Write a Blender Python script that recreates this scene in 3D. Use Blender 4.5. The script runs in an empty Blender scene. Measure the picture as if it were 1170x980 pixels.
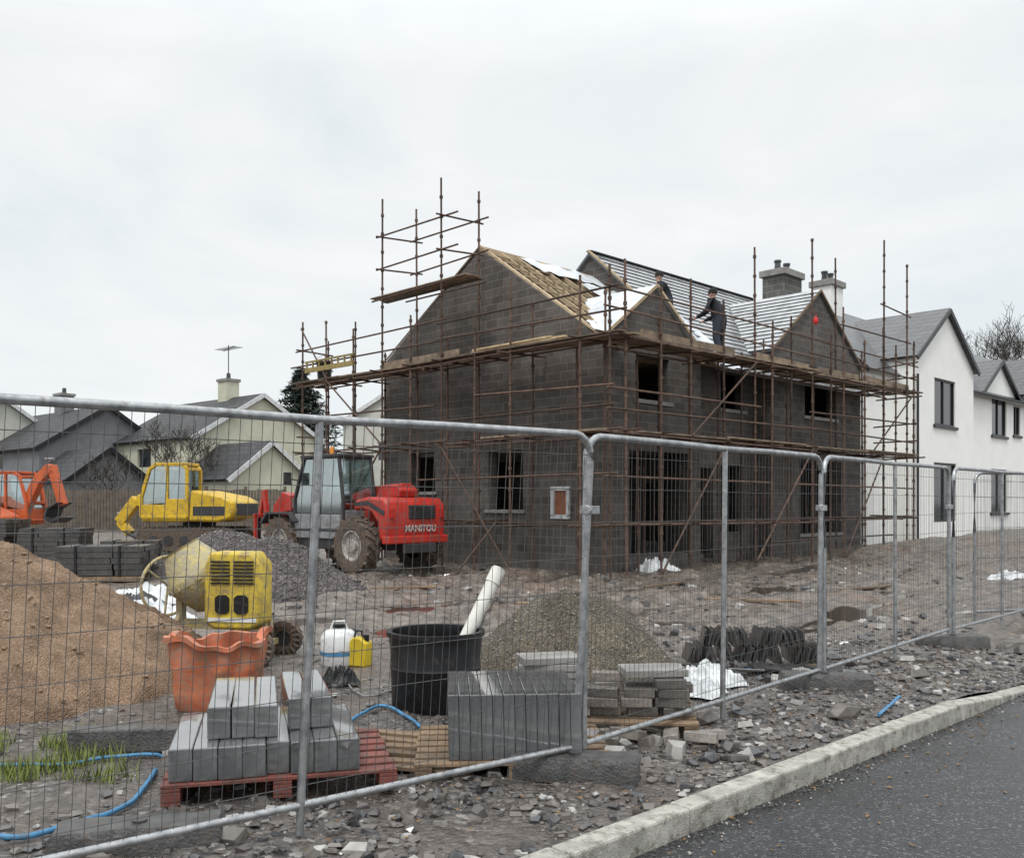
import bpy, bmesh, math, random
from mathutils import Vector, Matrix, noise
random.seed(7)
R=math.radians
sc=bpy.context.scene; col=sc.collection
V=Vector
def U(a,b): return random.uniform(a,b)
def sm(a,b,x):
    t=max(0,min(1,(x-a)/(b-a))); return t*t*(3-2*t)
# ------------------------------------------------------------------ materials
def M(name,c1,c2=None,rough=.8,metal=0.,scale=5.,bump=0.,bscale=60.,rand=0.,dirt=0,dcol=(.12,.09,.07),spec=.4,lo=.34,hi=.66,rvar=.15,coat=0.,crough=.08):
    m=bpy.data.materials.new(name); m.use_nodes=True; nt=m.node_tree; N=nt.nodes; L=nt.links
    b=N['Principled BSDF']; c2=c2 or tuple(x*.72 for x in c1)
    tc=N.new('ShaderNodeTexCoord')
    n=N.new('ShaderNodeTexNoise'); n.inputs['Scale'].default_value=scale; n.inputs['Detail'].default_value=7; n.inputs['Roughness'].default_value=.65
    L.new(tc.outputs['Object'],n.inputs['Vector'])
    r=N.new('ShaderNodeValToRGB'); r.color_ramp.elements[0].position=lo; r.color_ramp.elements[1].position=hi
    r.color_ramp.elements[0].color=(*c2,1); r.color_ramp.elements[1].color=(*c1,1)
    L.new(n.outputs[0],r.inputs[0]); c=r.outputs[0]
    if dirt:
        n2=N.new('ShaderNodeTexNoise'); n2.inputs['Scale'].default_value=scale*2.3; n2.inputs['Detail'].default_value=8; n2.inputs['Roughness'].default_value=.7
        L.new(tc.outputs['Object'],n2.inputs['Vector'])
        mr=N.new('ShaderNodeMapRange'); mr.inputs[1].default_value=.62-dirt*.3; mr.inputs[2].default_value=.78-dirt*.2
        L.new(n2.outputs[0],mr.inputs[0])
        mx=N.new('ShaderNodeMix'); mx.data_type='RGBA'; L.new(mr.outputs[0],mx.inputs[0]); L.new(c,mx.inputs[6]); mx.inputs[7].default_value=(*dcol,1); c=mx.outputs[2]
    if rand:
        oi=N.new('ShaderNodeObjectInfo'); m2=N.new('ShaderNodeMapRange'); m2.inputs[3].default_value=1-rand; m2.inputs[4].default_value=1+rand
        L.new(oi.outputs['Random'],m2.inputs[0]); sc_=N.new('ShaderNodeVectorMath'); sc_.operation='SCALE'
        L.new(c,sc_.inputs[0]); L.new(m2.outputs[0],sc_.inputs['Scale']); c=sc_.outputs[0]
    L.new(c,b.inputs['Base Color'])
    m3=N.new('ShaderNodeMapRange'); m3.inputs[3].default_value=max(.05,rough-rvar); m3.inputs[4].default_value=min(1,rough+rvar)
    L.new(n.outputs[0],m3.inputs[0]); L.new(m3.outputs[0],b.inputs['Roughness'])
    b.inputs['Metallic'].default_value=metal; b.inputs['Specular IOR Level'].default_value=spec
    if coat: b.inputs['Coat Weight'].default_value=coat; b.inputs['Coat Roughness'].default_value=crough; b.inputs['Coat IOR'].default_value=1.8
    if bump:
        n3=N.new('ShaderNodeTexNoise'); n3.inputs['Scale'].default_value=bscale; n3.inputs['Detail'].default_value=4
        L.new(tc.outputs['Object'],n3.inputs['Vector'])
        bp=N.new('ShaderNodeBump'); bp.inputs['Strength'].default_value=bump; bp.inputs['Distance'].default_value=.02
        L.new(n3.outputs[0],bp.inputs['Height']); L.new(bp.outputs[0],b.inputs['Normal'])
    return m
def brickmat(name,c1,c2,mort,bw,bh,ms,rough=.85,bump=.4,stain=.5,zs=1.,coat=0):
    m=bpy.data.materials.new(name); m.use_nodes=True; nt=m.node_tree; N=nt.nodes; L=nt.links; b=N['Principled BSDF']
    tc=N.new('ShaderNodeTexCoord'); sp=N.new('ShaderNodeSeparateXYZ'); L.new(tc.outputs['Object'],sp.inputs[0])
    ad=N.new('ShaderNodeMath'); L.new(sp.outputs[0],ad.inputs[0]); L.new(sp.outputs[1],ad.inputs[1])
    mu=N.new('ShaderNodeMath'); mu.operation='MULTIPLY'; mu.inputs[1].default_value=zs; L.new(sp.outputs[2],mu.inputs[0])
    cb=N.new('ShaderNodeCombineXYZ'); L.new(ad.outputs[0],cb.inputs[0]); L.new(mu.outputs[0],cb.inputs[1])
    br=N.new('ShaderNodeTexBrick'); L.new(cb.outputs[0],br.inputs['Vector'])
    br.inputs['Color1'].default_value=(*c1,1); br.inputs['Color2'].default_value=(*c2,1); br.inputs['Mortar'].default_value=(*mort,1)
    br.inputs['Scale'].default_value=1; br.inputs['Mortar Size'].default_value=ms; br.inputs['Mortar Smooth'].default_value=.25
    br.inputs['Brick Width'].default_value=bw; br.inputs['Row Height'].default_value=bh; br.inputs['Bias'].default_value=0
    n=N.new('ShaderNodeTexNoise'); n.inputs['Scale'].default_value=.8; n.inputs['Detail'].default_value=10; n.inputs['Roughness'].default_value=.75
    L.new(tc.outputs['Object'],n.inputs['Vector'])
    mr=N.new('ShaderNodeMapRange'); mr.inputs[1].default_value=.3; mr.inputs[2].default_value=.7; mr.inputs[3].default_value=1-stain; mr.inputs[4].default_value=1+stain*.6
    L.new(n.outputs[0],mr.inputs[0]); s=N.new('ShaderNodeVectorMath'); s.operation='SCALE'
    L.new(br.outputs[0],s.inputs[0]); L.new(mr.outputs[0],s.inputs['Scale']); L.new(s.outputs[0],b.inputs['Base Color'])
    b.inputs['Roughness'].default_value=rough
    if coat: b.inputs['Coat Weight'].default_value=coat; b.inputs['Coat Roughness'].default_value=.2
    bp=N.new('ShaderNodeBump'); bp.inputs['Strength'].default_value=bump; bp.inputs['Distance'].default_value=.01; bp.invert=True
    L.new(br.outputs['Fac'],bp.inputs['Height']); L.new(bp.outputs[0],b.inputs['Normal'])
    return m
def glassmat(name,tint,tr):
    m=bpy.data.materials.new(name); m.use_nodes=True; nt=m.node_tree; N=nt.nodes; L=nt.links
    N.remove(N['Principled BSDF']); o=N['Material Output']; t=N.new('ShaderNodeBsdfTransparent'); t.inputs[0].default_value=(*tint,1)
    g=N.new('ShaderNodeBsdfGlossy'); g.inputs['Roughness'].default_value=.06; g.inputs[0].default_value=(.8,.86,.88,1)
    mx=N.new('ShaderNodeMixShader'); mx.inputs[0].default_value=tr; L.new(t.outputs[0],mx.inputs[1]); L.new(g.outputs[0],mx.inputs[2]); L.new(mx.outputs[0],o.inputs[0])
    return m
BLOCK=brickmat('blockwork',(.082,.072,.065),(.128,.113,.102),(.18,.162,.147),.44,.2,.011,bump=.45,stain=.5)
CHIM=brickmat('chimney_block',(.1,.1,.092),(.16,.16,.145),(.23,.23,.21),.45,.225,.013)
SLATE=brickmat('slate_tiles',(.035,.037,.041),(.066,.069,.075),(.01,.01,.011),.33,.2,.02,rough=.35,bump=.9,stain=.3,coat=.4)
SLATEF=brickmat('slate_tiles_far',(.028,.028,.03),(.055,.055,.058),(.012,.012,.012),.33,.25,.02,rough=.6,bump=.9,stain=.4)
RENDER=M('white_render',(.93,.93,.90),(.84,.84,.80),.9,scale=1.2,bump=.15,bscale=90,lo=.2,hi=.6)
CREAM=M('cream_render',(.64,.63,.5),(.52,.51,.4),.9,scale=1,bump=.15)
GREYR=M('grey_render',(.22,.23,.24),(.16,.16,.17),.9,scale=1)
PALE=M('pale_render',(.6,.6,.54),(.48,.48,.43),.9,scale=1)
GALV=M('galvanised_steel',(.5,.51,.52),(.24,.25,.26),.36,.7,scale=14,dirt=.25,dcol=(.2,.17,.14))
WIRE=M('galvanised_wire',(.12,.12,.12),(.065,.065,.065),.5,.3,scale=9)
RUSTP=M('rusty_scaffold_tube',(.16,.098,.07),(.045,.03,.024),.6,.2,scale=5,rand=.4,lo=.3,hi=.7)
BOARD=M('scaffold_timber',(.27,.2,.135),(.095,.074,.054),.7,scale=4,rand=.45,bump=.3,bscale=30)
PALET=M('new_roof_timber',(.55,.43,.28),(.33,.25,.155),.7,scale=4,rand=.25)
TIMB=M('weathered_timber',(.27,.185,.115),(.12,.087,.057),.7,scale=6,rand=.3,bump=.4,bscale=40,dirt=.25)
MEMB=M('roof_membrane',(.74,.77,.79),(.42,.45,.48),.4,scale=2,bump=.5,bscale=5)
DECK=M('roof_underlay',(.2,.21,.22),(.13,.135,.14),.5,scale=1.3,bump=.3,bscale=5)
COURSE=M('wet_roof_slates',(.4,.415,.43),(.14,.148,.155),.27,scale=2.6,bump=.15,bscale=14,spec=.7,lo=.32,hi=.6,coat=.6,crough=.18)
EDGE_SHADE=M('dark_edge_and_course_shadow',(.06,.057,.055),(.03,.029,.028),.7,scale=8)  # ridge and verge trim, also the painted shadow lines under slate courses
SLAB=M('cast_concrete',(.32,.31,.29),(.2,.19,.178),.5,scale=4,bump=.3,bscale=60)
CONC=M('wet_kerb_concrete',(.155,.16,.165),(.07,.073,.076),.3,scale=6,bump=.02,bscale=40,rand=.18,spec=.6,dirt=.12,coat=1.,crough=.03)
FLAG=M('wet_flagstone',(.14,.145,.149),(.064,.067,.07),.3,scale=6,bump=.03,bscale=60,rand=.16,spec=.6,coat=1.,crough=.04)
BRICK=M('dull_grey_brick',(.25,.222,.195),(.105,.092,.085),.55,scale=14,bump=.4,bscale=90,rand=.45,dirt=.25,coat=.6,crough=.2)
FOOT=M('fence_weight_concrete',(.12,.12,.118),(.05,.05,.049),.45,scale=9,bump=.6,bscale=60,rand=.15,dirt=.35)
KERB=M('kerb_concrete',(.5,.48,.43),(.28,.267,.24),.6,scale=6,bump=.4,bscale=90,dirt=.45,dcol=(.12,.11,.08))
REDW=M('red_painted_timber',(.25,.078,.06),(.12,.044,.037),.6,scale=6,bump=.3,dirt=.4,rand=.2)
YEL=M('mixer_yellow',(.68,.51,.055),(.5,.36,.045),.42,scale=5,dirt=.6,dcol=(.24,.18,.1))
DRUM=M('cement_crusted_yellow',(.56,.46,.16),(.36,.32,.2),.7,scale=7,bump=.7,bscale=22,dirt=.7,dcol=(.33,.3,.25))
EXY=M('excavator_yellow',(.74,.48,.03),(.56,.36,.025),.4,scale=2,dirt=.42,dcol=(.2,.14,.08))
EXO=M('excavator_orange',(.6,.13,.04),(.48,.09,.03),.45,scale=2,dirt=.3)
TRED=M('machine_red',(.54,.04,.028),(.38,.028,.02),.35,scale=3,dirt=.4,dcol=(.19,.1,.07))
DKG=M('machine_dark_grey',(.055,.055,.06),(.027,.027,.027),.6,scale=4,dirt=.25)
LTG=M('machine_light_grey',(.3,.31,.32),(.2,.2,.21),.5,scale=4,dirt=.4)
RUB=M('tyre_rubber',(.07,.06,.052),(.025,.024,.023),.85,scale=6,dirt=.9,dcol=(.16,.115,.085))
RIM=M('muddy_white_rim',(.5,.48,.45),(.28,.25,.22),.6,scale=8,dirt=.5)
BLKP=M('black_plastic',(.014,.015,.017),(.007,.007,.008),.4,scale=6,dirt=.2,dcol=(.07,.06,.055))
ORAP=M('worn_orange_plastic',(.62,.19,.085),(.38,.1,.05),.55,scale=5,dirt=.62,dcol=(.32,.2,.14),bump=.3,bscale=20)
WHP=M('white_plastic',(.76,.77,.77),(.58,.59,.59),.4,scale=4,dirt=.25)
YELP=M('yellow_plastic',(.66,.49,.03),(.5,.36,.02),.45,scale=4,dirt=.2)
BLUE=M('blue_plastic',(.08,.27,.48),(.045,.17,.32),.45,scale=10,dirt=.3)
SHEET=M('pale_plastic_sheet',(.82,.84,.85),(.48,.5,.51),.25,scale=4,dirt=.2)
BSHEET=M('black_plastic_sheet',(.03,.03,.033),(.015,.015,.016),.22,scale=4)
WFEN=M('brown_timber_fence',(.17,.14,.11),(.09,.075,.06),.85,scale=3)
BARK=M('wet_bark',(.08,.064,.053),(.04,.033,.027),.9,scale=9,bump=.5)
NEED=M('conifer_needles',(.045,.06,.045),(.018,.027,.02),.8,scale=2)
HEDG=M('hedge_leaf',(.06,.07,.035),(.025,.03,.017),.85,scale=2)
GRS=M('grass_blade',(.2,.24,.055),(.11,.14,.03),.7,scale=6)
BFR=M('black_window_frame',(.022,.022,.024),(.015,.015,.016),.4)
PANE=M('dark_window_pane',(.035,.041,.047),(.02,.023,.027),.08,scale=.6,spec=.8,rvar=.03)
GLS=glassmat('cab_glass',(.78,.85,.85),.36)
SKIN=M('skin',(.5,.3,.22),(.44,.26,.19),.6)
JACK=M('dark_jacket',(.024,.026,.032),(.013,.015,.018),.85,scale=14)
JEAN=M('work_trousers',(.04,.05,.07),(.022,.029,.042),.85,scale=14)
HAIR=M('dark_hat',(.022,.02,.02),(.012,.012,.012),.9)
PACK=M('dark_block_pack',(.07,.065,.062),(.027,.025,.025),.45,scale=5,bump=.3,dirt=.3,coat=.5,crough=.2)
TILE=M('dark_wet_tile',(.068,.063,.061),(.024,.023,.023),.35,scale=8,bump=.2,rand=.45,dirt=.15,coat=.5,crough=.2)
TAN=M('leaf_litter',(.28,.16,.055),(.14,.075,.03),.7,scale=9)
WATER=M('muddy_puddle_water',(.085,.068,.055),(.065,.052,.042),.06,scale=1.5,spec=.8,rvar=.02)
def grainmat(name,c1,c2,c3,vs,bump=.6,big=.8,rough=.9,vr=.65):
    m=bpy.data.materials.new(name); m.use_nodes=True; nt=m.node_tree; N=nt.nodes; L=nt.links; b=N['Principled BSDF']
    tc=N.new('ShaderNodeTexCoord'); vo=N.new('ShaderNodeTexVoronoi'); vo.inputs['Scale'].default_value=vs; L.new(tc.outputs['Object'],vo.inputs['Vector'])
    sp=N.new('ShaderNodeSeparateColor'); L.new(vo.outputs['Color'],sp.inputs[0])
    r=N.new('ShaderNodeValToRGB'); e=r.color_ramp.elements; e[0].color=(*c1,1); e[1].color=(*c3,1); x=e.new(.6); x.color=(*c2,1)
    L.new(sp.outputs[0],r.inputs[0])
    n=N.new('ShaderNodeTexNoise'); n.inputs['Scale'].default_value=big; n.inputs['Detail'].default_value=9; n.inputs['Roughness'].default_value=.65; L.new(tc.outputs['Object'],n.inputs['Vector'])
    mr=N.new('ShaderNodeMapRange'); mr.inputs[1].default_value=.32; mr.inputs[2].default_value=.66; mr.inputs[3].default_value=vr; mr.inputs[4].default_value=1.25
    L.new(n.outputs[0],mr.inputs[0]); s=N.new('ShaderNodeVectorMath'); s.operation='SCALE'; L.new(r.outputs[0],s.inputs[0]); L.new(mr.outputs[0],s.inputs['Scale'])
    L.new(s.outputs[0],b.inputs['Base Color']); b.inputs['Roughness'].default_value=rough; b.inputs['Specular IOR Level'].default_value=.3
    ad=N.new('ShaderNodeMath'); ad.operation='MULTIPLY_ADD'; ad.inputs[1].default_value=-1.5; L.new(n.outputs[0],ad.inputs[0]); L.new(vo.outputs['Distance'],ad.inputs[2])
    bp=N.new('ShaderNodeBump'); bp.inputs['Strength'].default_value=bump; bp.inputs['Distance'].default_value=.025; bp.invert=True
    L.new(ad.outputs[0],bp.inputs['Height']); L.new(bp.outputs[0],b.inputs['Normal'])
    return m
SAND=grainmat('damp_sand',(.235,.155,.1),(.295,.2,.132),(.36,.255,.178),80,.8,2.6,vr=.5)
GRAV=grainmat('grey_brown_gravel',(.08,.068,.05),(.17,.145,.11),(.27,.235,.18),85,.9,2)
PURP=grainmat('purple_gravel',(.05,.043,.043),(.098,.085,.084),(.18,.155,.153),28,.9,1)
def groundmat():
    m=bpy.data.materials.new('site_mud_and_gravel'); m.use_nodes=True; nt=m.node_tree; N=nt.nodes; L=nt.links; b=N['Principled BSDF']
    tc=N.new('ShaderNodeTexCoord'); P=tc.outputs['Object']
    def noi(s,d=7,r=.65):
        n=N.new('ShaderNodeTexNoise'); n.inputs['Scale'].default_value=s; n.inputs['Detail'].default_value=d; n.inputs['Roughness'].default_value=r; L.new(P,n.inputs['Vector']); return n.outputs[0]
    def mp(x,a,b_,c=0,d=1):
        k=N.new('ShaderNodeMapRange'); k.inputs[1].default_value=a;k.inputs[2].default_value=b_;k.inputs[3].default_value=c;k.inputs[4].default_value=d; L.new(x,k.inputs[0]); return k.outputs[0]
    def ma(op,x,y):
        k=N.new('ShaderNodeMath'); k.operation=op
        for i,q in enumerate((x,y)):
            if isinstance(q,float): k.inputs[i].default_value=q
            else: L.new(q,k.inputs[i])
        return k.outputs[0]
    def mix(f,a,c):
        k=N.new('ShaderNodeMix'); k.data_type='RGBA'; L.new(f,k.inputs[0])
        for i,q in ((6,a),(7,c)):
            if isinstance(q,tuple): k.inputs[i].default_value=(*q,1)
            else: L.new(q,k.inputs[i])
        return k.outputs[2]
    vo=N.new('ShaderNodeTexVoronoi'); vo.inputs['Scale'].default_value=30; vo.inputs['Randomness'].default_value=1; L.new(P,vo.inputs['Vector'])
    sp=N.new('ShaderNodeSeparateColor'); L.new(vo.outputs['Color'],sp.inputs[0])
    r=N.new('ShaderNodeValToRGB'); e=r.color_ramp.elements; e[0].color=(.042,.036,.032,1); e[1].color=(.34,.32,.3,1)
    for p,c in ((.4,(.085,.072,.065,1)),(.75,(.138,.118,.106,1)),(.92,(.21,.19,.172,1))): x=e.new(p); x.color=c
    L.new(sp.outputs[0],r.inputs[0])
    g=mix(mp(noi(1.1),.42,.6),r.outputs[0],mix(mp(noi(7.,8,.75),.4,.62),(.062,.049,.042),(.155,.126,.107)))
    sx=N.new('ShaderNodeSeparateXYZ'); L.new(P,sx.inputs[0])
    zone=ma('MULTIPLY',mp(sx.outputs[1],8.5,12.),mp(sx.outputs[1],60.,30.))
    mud=ma('MULTIPLY',zone,mp(noi(.35,9,.7),.3,.44))
    n3=noi(2.6,9,.78)
    mc=mix(mp(n3,.37,.63),(.062,.049,.041),(.265,.218,.178))
    mc=mix(mp(noi(.45,4),.55,.69),mc,(.19,.125,.087))
    mc=mix(mp(noi(6.,8,.75),.48,.64),mc,(.07,.056,.047))
    c=mix(mud,g,mc)
    L.new(c,b.inputs['Base Color'])
    ro=mp(noi(3.,6),.34,.66,.6,.1); L.new(ro,b.inputs['Roughness']); b.inputs['Specular IOR Level'].default_value=.85
    bp=N.new('ShaderNodeBump'); bp.inputs['Strength'].default_value=.85; bp.inputs['Distance'].default_value=.03
    hh=ma('SUBTRACT',ma('MULTIPLY',noi(9.,9,.7),1.3),ma('MULTIPLY',vo.outputs['Distance'],.6))
    L.new(hh,bp.inputs['Height']); L.new(bp.outputs[0],b.inputs['Normal']); return m
GROUND=groundmat()
def roadmat():
    m=bpy.data.materials.new('wet_asphalt'); m.use_nodes=True; nt=m.node_tree; N=nt.nodes; L=nt.links; b=N['Principled BSDF']
    tc=N.new('ShaderNodeTexCoord'); vo=N.new('ShaderNodeTexVoronoi'); vo.inputs['Scale'].default_value=85; L.new(tc.outputs['Object'],vo.inputs['Vector'])
    sp=N.new('ShaderNodeSeparateColor'); L.new(vo.outputs['Color'],sp.inputs[0])
    r=N.new('ShaderNodeValToRGB'); e=r.color_ramp.elements; e[0].color=(.012,.013,.015,1); e[1].color=(.14,.14,.145,1); x=e.new(.86); x.color=(.033,.034,.037,1)
    L.new(sp.outputs[0],r.inputs[0])
    n=N.new('ShaderNodeTexNoise'); n.inputs['Scale'].default_value=.9; n.inputs['Detail'].default_value=8; L.new(tc.outputs['Object'],n.inputs['Vector'])
    mr=N.new('ShaderNodeMapRange'); mr.inputs[1].default_value=.35; mr.inputs[2].default_value=.65; mr.inputs[3].default_value=.7; mr.inputs[4].default_value=1.3; L.new(n.outputs[0],mr.inputs[0])
    s=N.new('ShaderNodeVectorMath'); s.operation='SCALE'; L.new(r.outputs[0],s.inputs[0]); L.new(mr.outputs[0],s.inputs['Scale']); L.new(s.outputs[0],b.inputs['Base Color'])
    m2=N.new('ShaderNodeMapRange'); m2.inputs[1].default_value=.38; m2.inputs[2].default_value=.62; m2.inputs[3].default_value=.1; m2.inputs[4].default_value=.4; L.new(n.outputs[0],m2.inputs[0]); L.new(m2.outputs[0],b.inputs['Roughness'])
    bp=N.new('ShaderNodeBump'); bp.inputs['Strength'].default_value=.45; bp.inputs['Distance'].default_value=.006; bp.invert=True; L.new(vo.outputs['Distance'],bp.inputs['Height']); L.new(bp.outputs[0],b.inputs['Normal'])
    return m
ROAD=roadmat()
# ------------------------------------------------------------------ mesh builder
def frame(d,up=V((0,0,1))):
    d=V(d).normalized(); a=up.cross(d)
    if a.length<1e-4: a=V((1,0,0)).cross(d)
    a.normalize(); return a,d.cross(a).normalized(),d
class MB:
    def __init__(s): s.v=[]; s.f=[]; s.m=[]; s.cur=0
    def add(s,vs,fs,T=None):
        o=len(s.v)
        if T is not None: vs=[T@V(q) for q in vs]
        s.v+=[tuple(q) for q in vs]; s.f+=[tuple(i+o for i in f) for f in fs]; s.m+=[s.cur]*len(fs); return s
    def hexa(s,p,T=None): return s.add(p,[(0,3,2,1),(4,5,6,7),(0,1,5,4),(1,2,6,5),(2,3,7,6),(3,0,4,7)],T)
    def box(s,x0,x1,y0,y1,z0,z1,T=None): return s.hexa([(x0,y0,z0),(x1,y0,z0),(x1,y1,z0),(x0,y1,z0),(x0,y0,z1),(x1,y0,z1),(x1,y1,z1),(x0,y1,z1)],T)
    def bar(s,a,b,w,h,up=V((0,0,1))):
        a=V(a);b=V(b); x,y,d=frame(b-a,up); x=x*w/2; y=y*h/2
        return s.hexa([a-x-y,a+x-y,a+x+y,a-x+y,b-x-y,b+x-y,b+x+y,b-x+y])
    def slab(s,p,th):
        p=[V(q) for q in p]; n=(p[1]-p[0]).cross(p[3]-p[0]).normalized()
        if n.z<0: n=-n
        return s.hexa([q-n*th for q in p]+p)
    def tube(s,pts,r,n=8,caps=True):
        pts=[V(q) for q in pts]; rr=r if isinstance(r,(list,tuple)) else [r]*len(pts); rings=[]
        for i,q in enumerate(pts):
            d=(pts[min(i+1,len(pts)-1)]-pts[max(i-1,0)]); a,b,_=frame(d)
            rings.append([q+(a*math.cos(2*math.pi*k/n)+b*math.sin(2*math.pi*k/n))*rr[i] for k in range(n)])
        return s.loft(rings,caps)
    def loft(s,rings,caps=True,T=None):
        n=len(rings[0]); vs=[q for r in rings for q in r]; fs=[]
        for i in range(len(rings)-1):
            for k in range(n): fs.append((i*n+k,i*n+(k+1)%n,(i+1)*n+(k+1)%n,(i+1)*n+k))
        if caps: fs+= [tuple(range(n))[::-1],tuple(range((len(rings)-1)*n,len(rings)*n))]
        return s.add(vs,fs,T)
    def lathe(s,prof,n=24,T=None,caps=True):
        return s.loft([[V((r*math.cos(2*math.pi*k/n),r*math.sin(2*math.pi*k/n),h)) for k in range(n)] for r,h in prof],caps,T)
    def prism(s,poly,y0,y1,T=None):
        n=len(poly); vs=[(x,y0,z) for x,z in poly]+[(x,y1,z) for x,z in poly]
        return s.add(vs,[tuple(range(n)),tuple(range(n,2*n))[::-1]]+[(i,i+n,(i+1)%n+n,(i+1)%n) for i in range(n)],T)
    def ico(s,c,r,jit=.25,sq=(1,1,1)):
        t=1.618; base=[(-1,t,0),(1,t,0),(-1,-t,0),(1,-t,0),(0,-1,t),(0,1,t),(0,-1,-t),(0,1,-t),(t,0,-1),(t,0,1),(-t,0,-1),(-t,0,1)]
        fs=[(0,11,5),(0,5,1),(0,1,7),(0,7,10),(0,10,11),(1,5,9),(5,11,4),(11,10,2),(10,7,6),(7,1,8),(3,9,4),(3,4,2),(3,2,6),(3,6,8),(3,8,9),(4,9,5),(2,4,11),(6,2,10),(8,6,7),(9,8,1)]
        a=U(0,6.28); ca,sa=math.cos(a),math.sin(a); vs=[]
        for q in base:
            k=r/1.9*(1+U(-jit,jit)); x,y,z=q[0]*k*sq[0],q[1]*k*sq[1],q[2]*k*sq[2]
            vs.append((c[0]+x*ca-y*sa,c[1]+x*sa+y*ca,c[2]+z))
        return s.add(vs,fs)
    def shard(s,c,r,flat=.35):
        T=Matrix.Translation(c)@Matrix.Rotation(U(0,6.28),4,'Z')@Matrix.Rotation(U(-.5,.5),4,'X')
        w,d,h=r*U(.6,1),r*U(.4,.8),r*flat*U(.5,1.2); j=lambda:U(-.3,.3)*r
        p=[(-w+j(),-d+j(),-h),(w+j(),-d+j(),-h),(w+j(),d+j(),-h),(-w+j(),d+j(),-h)]
        return s.hexa(p+[(x*.8+j()*.3,y*.8+j()*.3,h+j()*.3) for x,y,_ in p],T)
    def build(s,name,mats,parent=None,smooth=None,bevel=0,loc=None,rz=0):
        me=bpy.data.meshes.new(name); me.from_pydata(s.v,[],s.f)
        for m in (mats if isinstance(mats,(list,tuple)) else [mats]): me.materials.append(m)
        me.polygons.foreach_set('material_index',s.m)
        bm=bmesh.new(); bm.from_mesh(me); bmesh.ops.recalc_face_normals(bm,faces=bm.faces); bm.to_mesh(me); bm.free()
        if smooth:
            me.polygons.foreach_set('use_smooth',[True]*len(me.polygons)); me.set_sharp_from_angle(angle=R(smooth))
        o=bpy.data.objects.new(name,me); col.objects.link(o)
        if parent: o.parent=parent
        if loc is not None: o.location=loc
        o.rotation_euler.z=rz
        if bevel:
            b=o.modifiers.new('Bevel','BEVEL'); b.width=bevel; b.segments=2; b.limit_method='ANGLE'; b.angle_limit=R(40)
        return o
def tag(o,label=None,cat=None,group=None,kind=None):
    if label: o['label']=label
    if cat: o['category']=cat
    if group: o['group']=group
    if kind: o['kind']=kind
    return o
def empty(name,loc,rz,label,cat,group=None):
    o=bpy.data.objects.new(name,None); col.objects.link(o); o.location=loc; o.rotation_euler.z=rz; o.empty_display_size=.1
    return tag(o,label,cat,group)
def G(px,py,z=0.):
    D=1050*(1.62-z)/(py-575); return V(((px-585)/1050*D,D,z))
def text(body,size,mat,parent,T,name='lettering'):
    cu=bpy.data.curves.new(name,'FONT'); cu.body=body; cu.size=size; cu.align_x='CENTER'; cu.align_y='CENTER'; cu.extrude=.004; cu.offset=.006
    t=bpy.data.objects.new(name,cu); col.objects.link(t); bpy.context.view_layer.update()
    me=bpy.data.meshes.new_from_object(t.evaluated_get(bpy.context.evaluated_depsgraph_get())); bpy.data.objects.remove(t)
    me.materials.clear(); me.materials.append(mat); o=bpy.data.objects.new(name,me); col.objects.link(o); o.parent=parent; o.matrix_local=T; return o
# ------------------------------------------------------------------ terrain
P0=V((.06,4.2)); K=V((.7263,.6873)); Nn=V((-.6873,.7263))
def nz(x,y,f,o=0): return noise.noise(V((x*f+o,y*f-o,o*.7)))
def gz(x,y):
    d=(x-P0.x)*Nn.x+(y-P0.y)*Nn.y; u=(x-P0.x)*K.x+(y-P0.y)*K.y
    a=sm(.05,.8,d); z=a*(.05*nz(x,y,.5,3)+.03*nz(x,y,1.7,9)+.022*nz(x,y,5,21))
    if d<1.5: z-=.085*sm(5.1,6.3,u)*(1-sm(0,1.4,d))
    m=sm(9.5,12,y)*(1-sm(26,32,y))*sm(-9,-2,x)
    if m>0:
        w=x*.72-y*.69+.9*nz(x,y,.22,70); rut=min(0,math.sin(w*2.4)+.35)*.17*(.3+.9*max(0,nz(x,y,.35,90)+.45))
        z+=m*(.13*nz(x,y,.9,40)+.07*nz(x,y,2.6,55)+.045*nz(x,y,6,33)+rut)
    z+=.4*sm(30,40,y)+.6*math.exp(-((x-15)**2/20+(y-29)**2/5))
    return z
def rngs(*segs):
    o=[]
    for a,b,s in segs:
        k=max(1,round((b-a)/s)); o+=[a+(b-a)*i/k for i in range(k)]
    return o+[segs[-1][1]]
us=rngs((-14,-6,.5),(-6,9,.06),(9,30,.11),(30,70,.8),(70,420,14)); ds=rngs((0,6,.06),(6,26,.11),(26,70,.8),(70,420,14))
mb=MB(); nd=len(ds)
for u in us:
    for d in ds:
        x=P0.x+K.x*u+Nn.x*d; y=P0.y+K.y*u+Nn.y*d; mb.v.append((x,y,gz(x,y)))
mb.f=[(i*nd+j,(i+1)*nd+j,(i+1)*nd+j+1,i*nd+j+1) for i in range(len(us)-1) for j in range(nd-1)]; mb.m=[0]*len(mb.f)
tag(mb.build('site_ground',GROUND,smooth=180),'wet churned mud and gravel ground of the building site','ground',kind='structure')
b=MB(); b.add([(-6,10.3,-.055),(17,10.3,-.055),(17,25,-.055),(-6,25,-.055)],[(0,1,2,3)]); tag(b.build('puddle_water',WATER),'brown rain water standing in the tyre ruts of the yard','water',kind='structure')
def kd(u,d,z): return (P0.x+K.x*u+Nn.x*d,P0.y+K.y*u+Nn.y*d,z)
def strip(name,u0,u1,d0,d1,z,m,label,cat):
    b=MB(); b.add([kd(u0,d1,z),kd(u1,d1,z),kd(u1,d0,z),kd(u0,d0,z)],[(0,1,2,3)]); return tag(b.build(name,m),label,cat,kind='structure')
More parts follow.
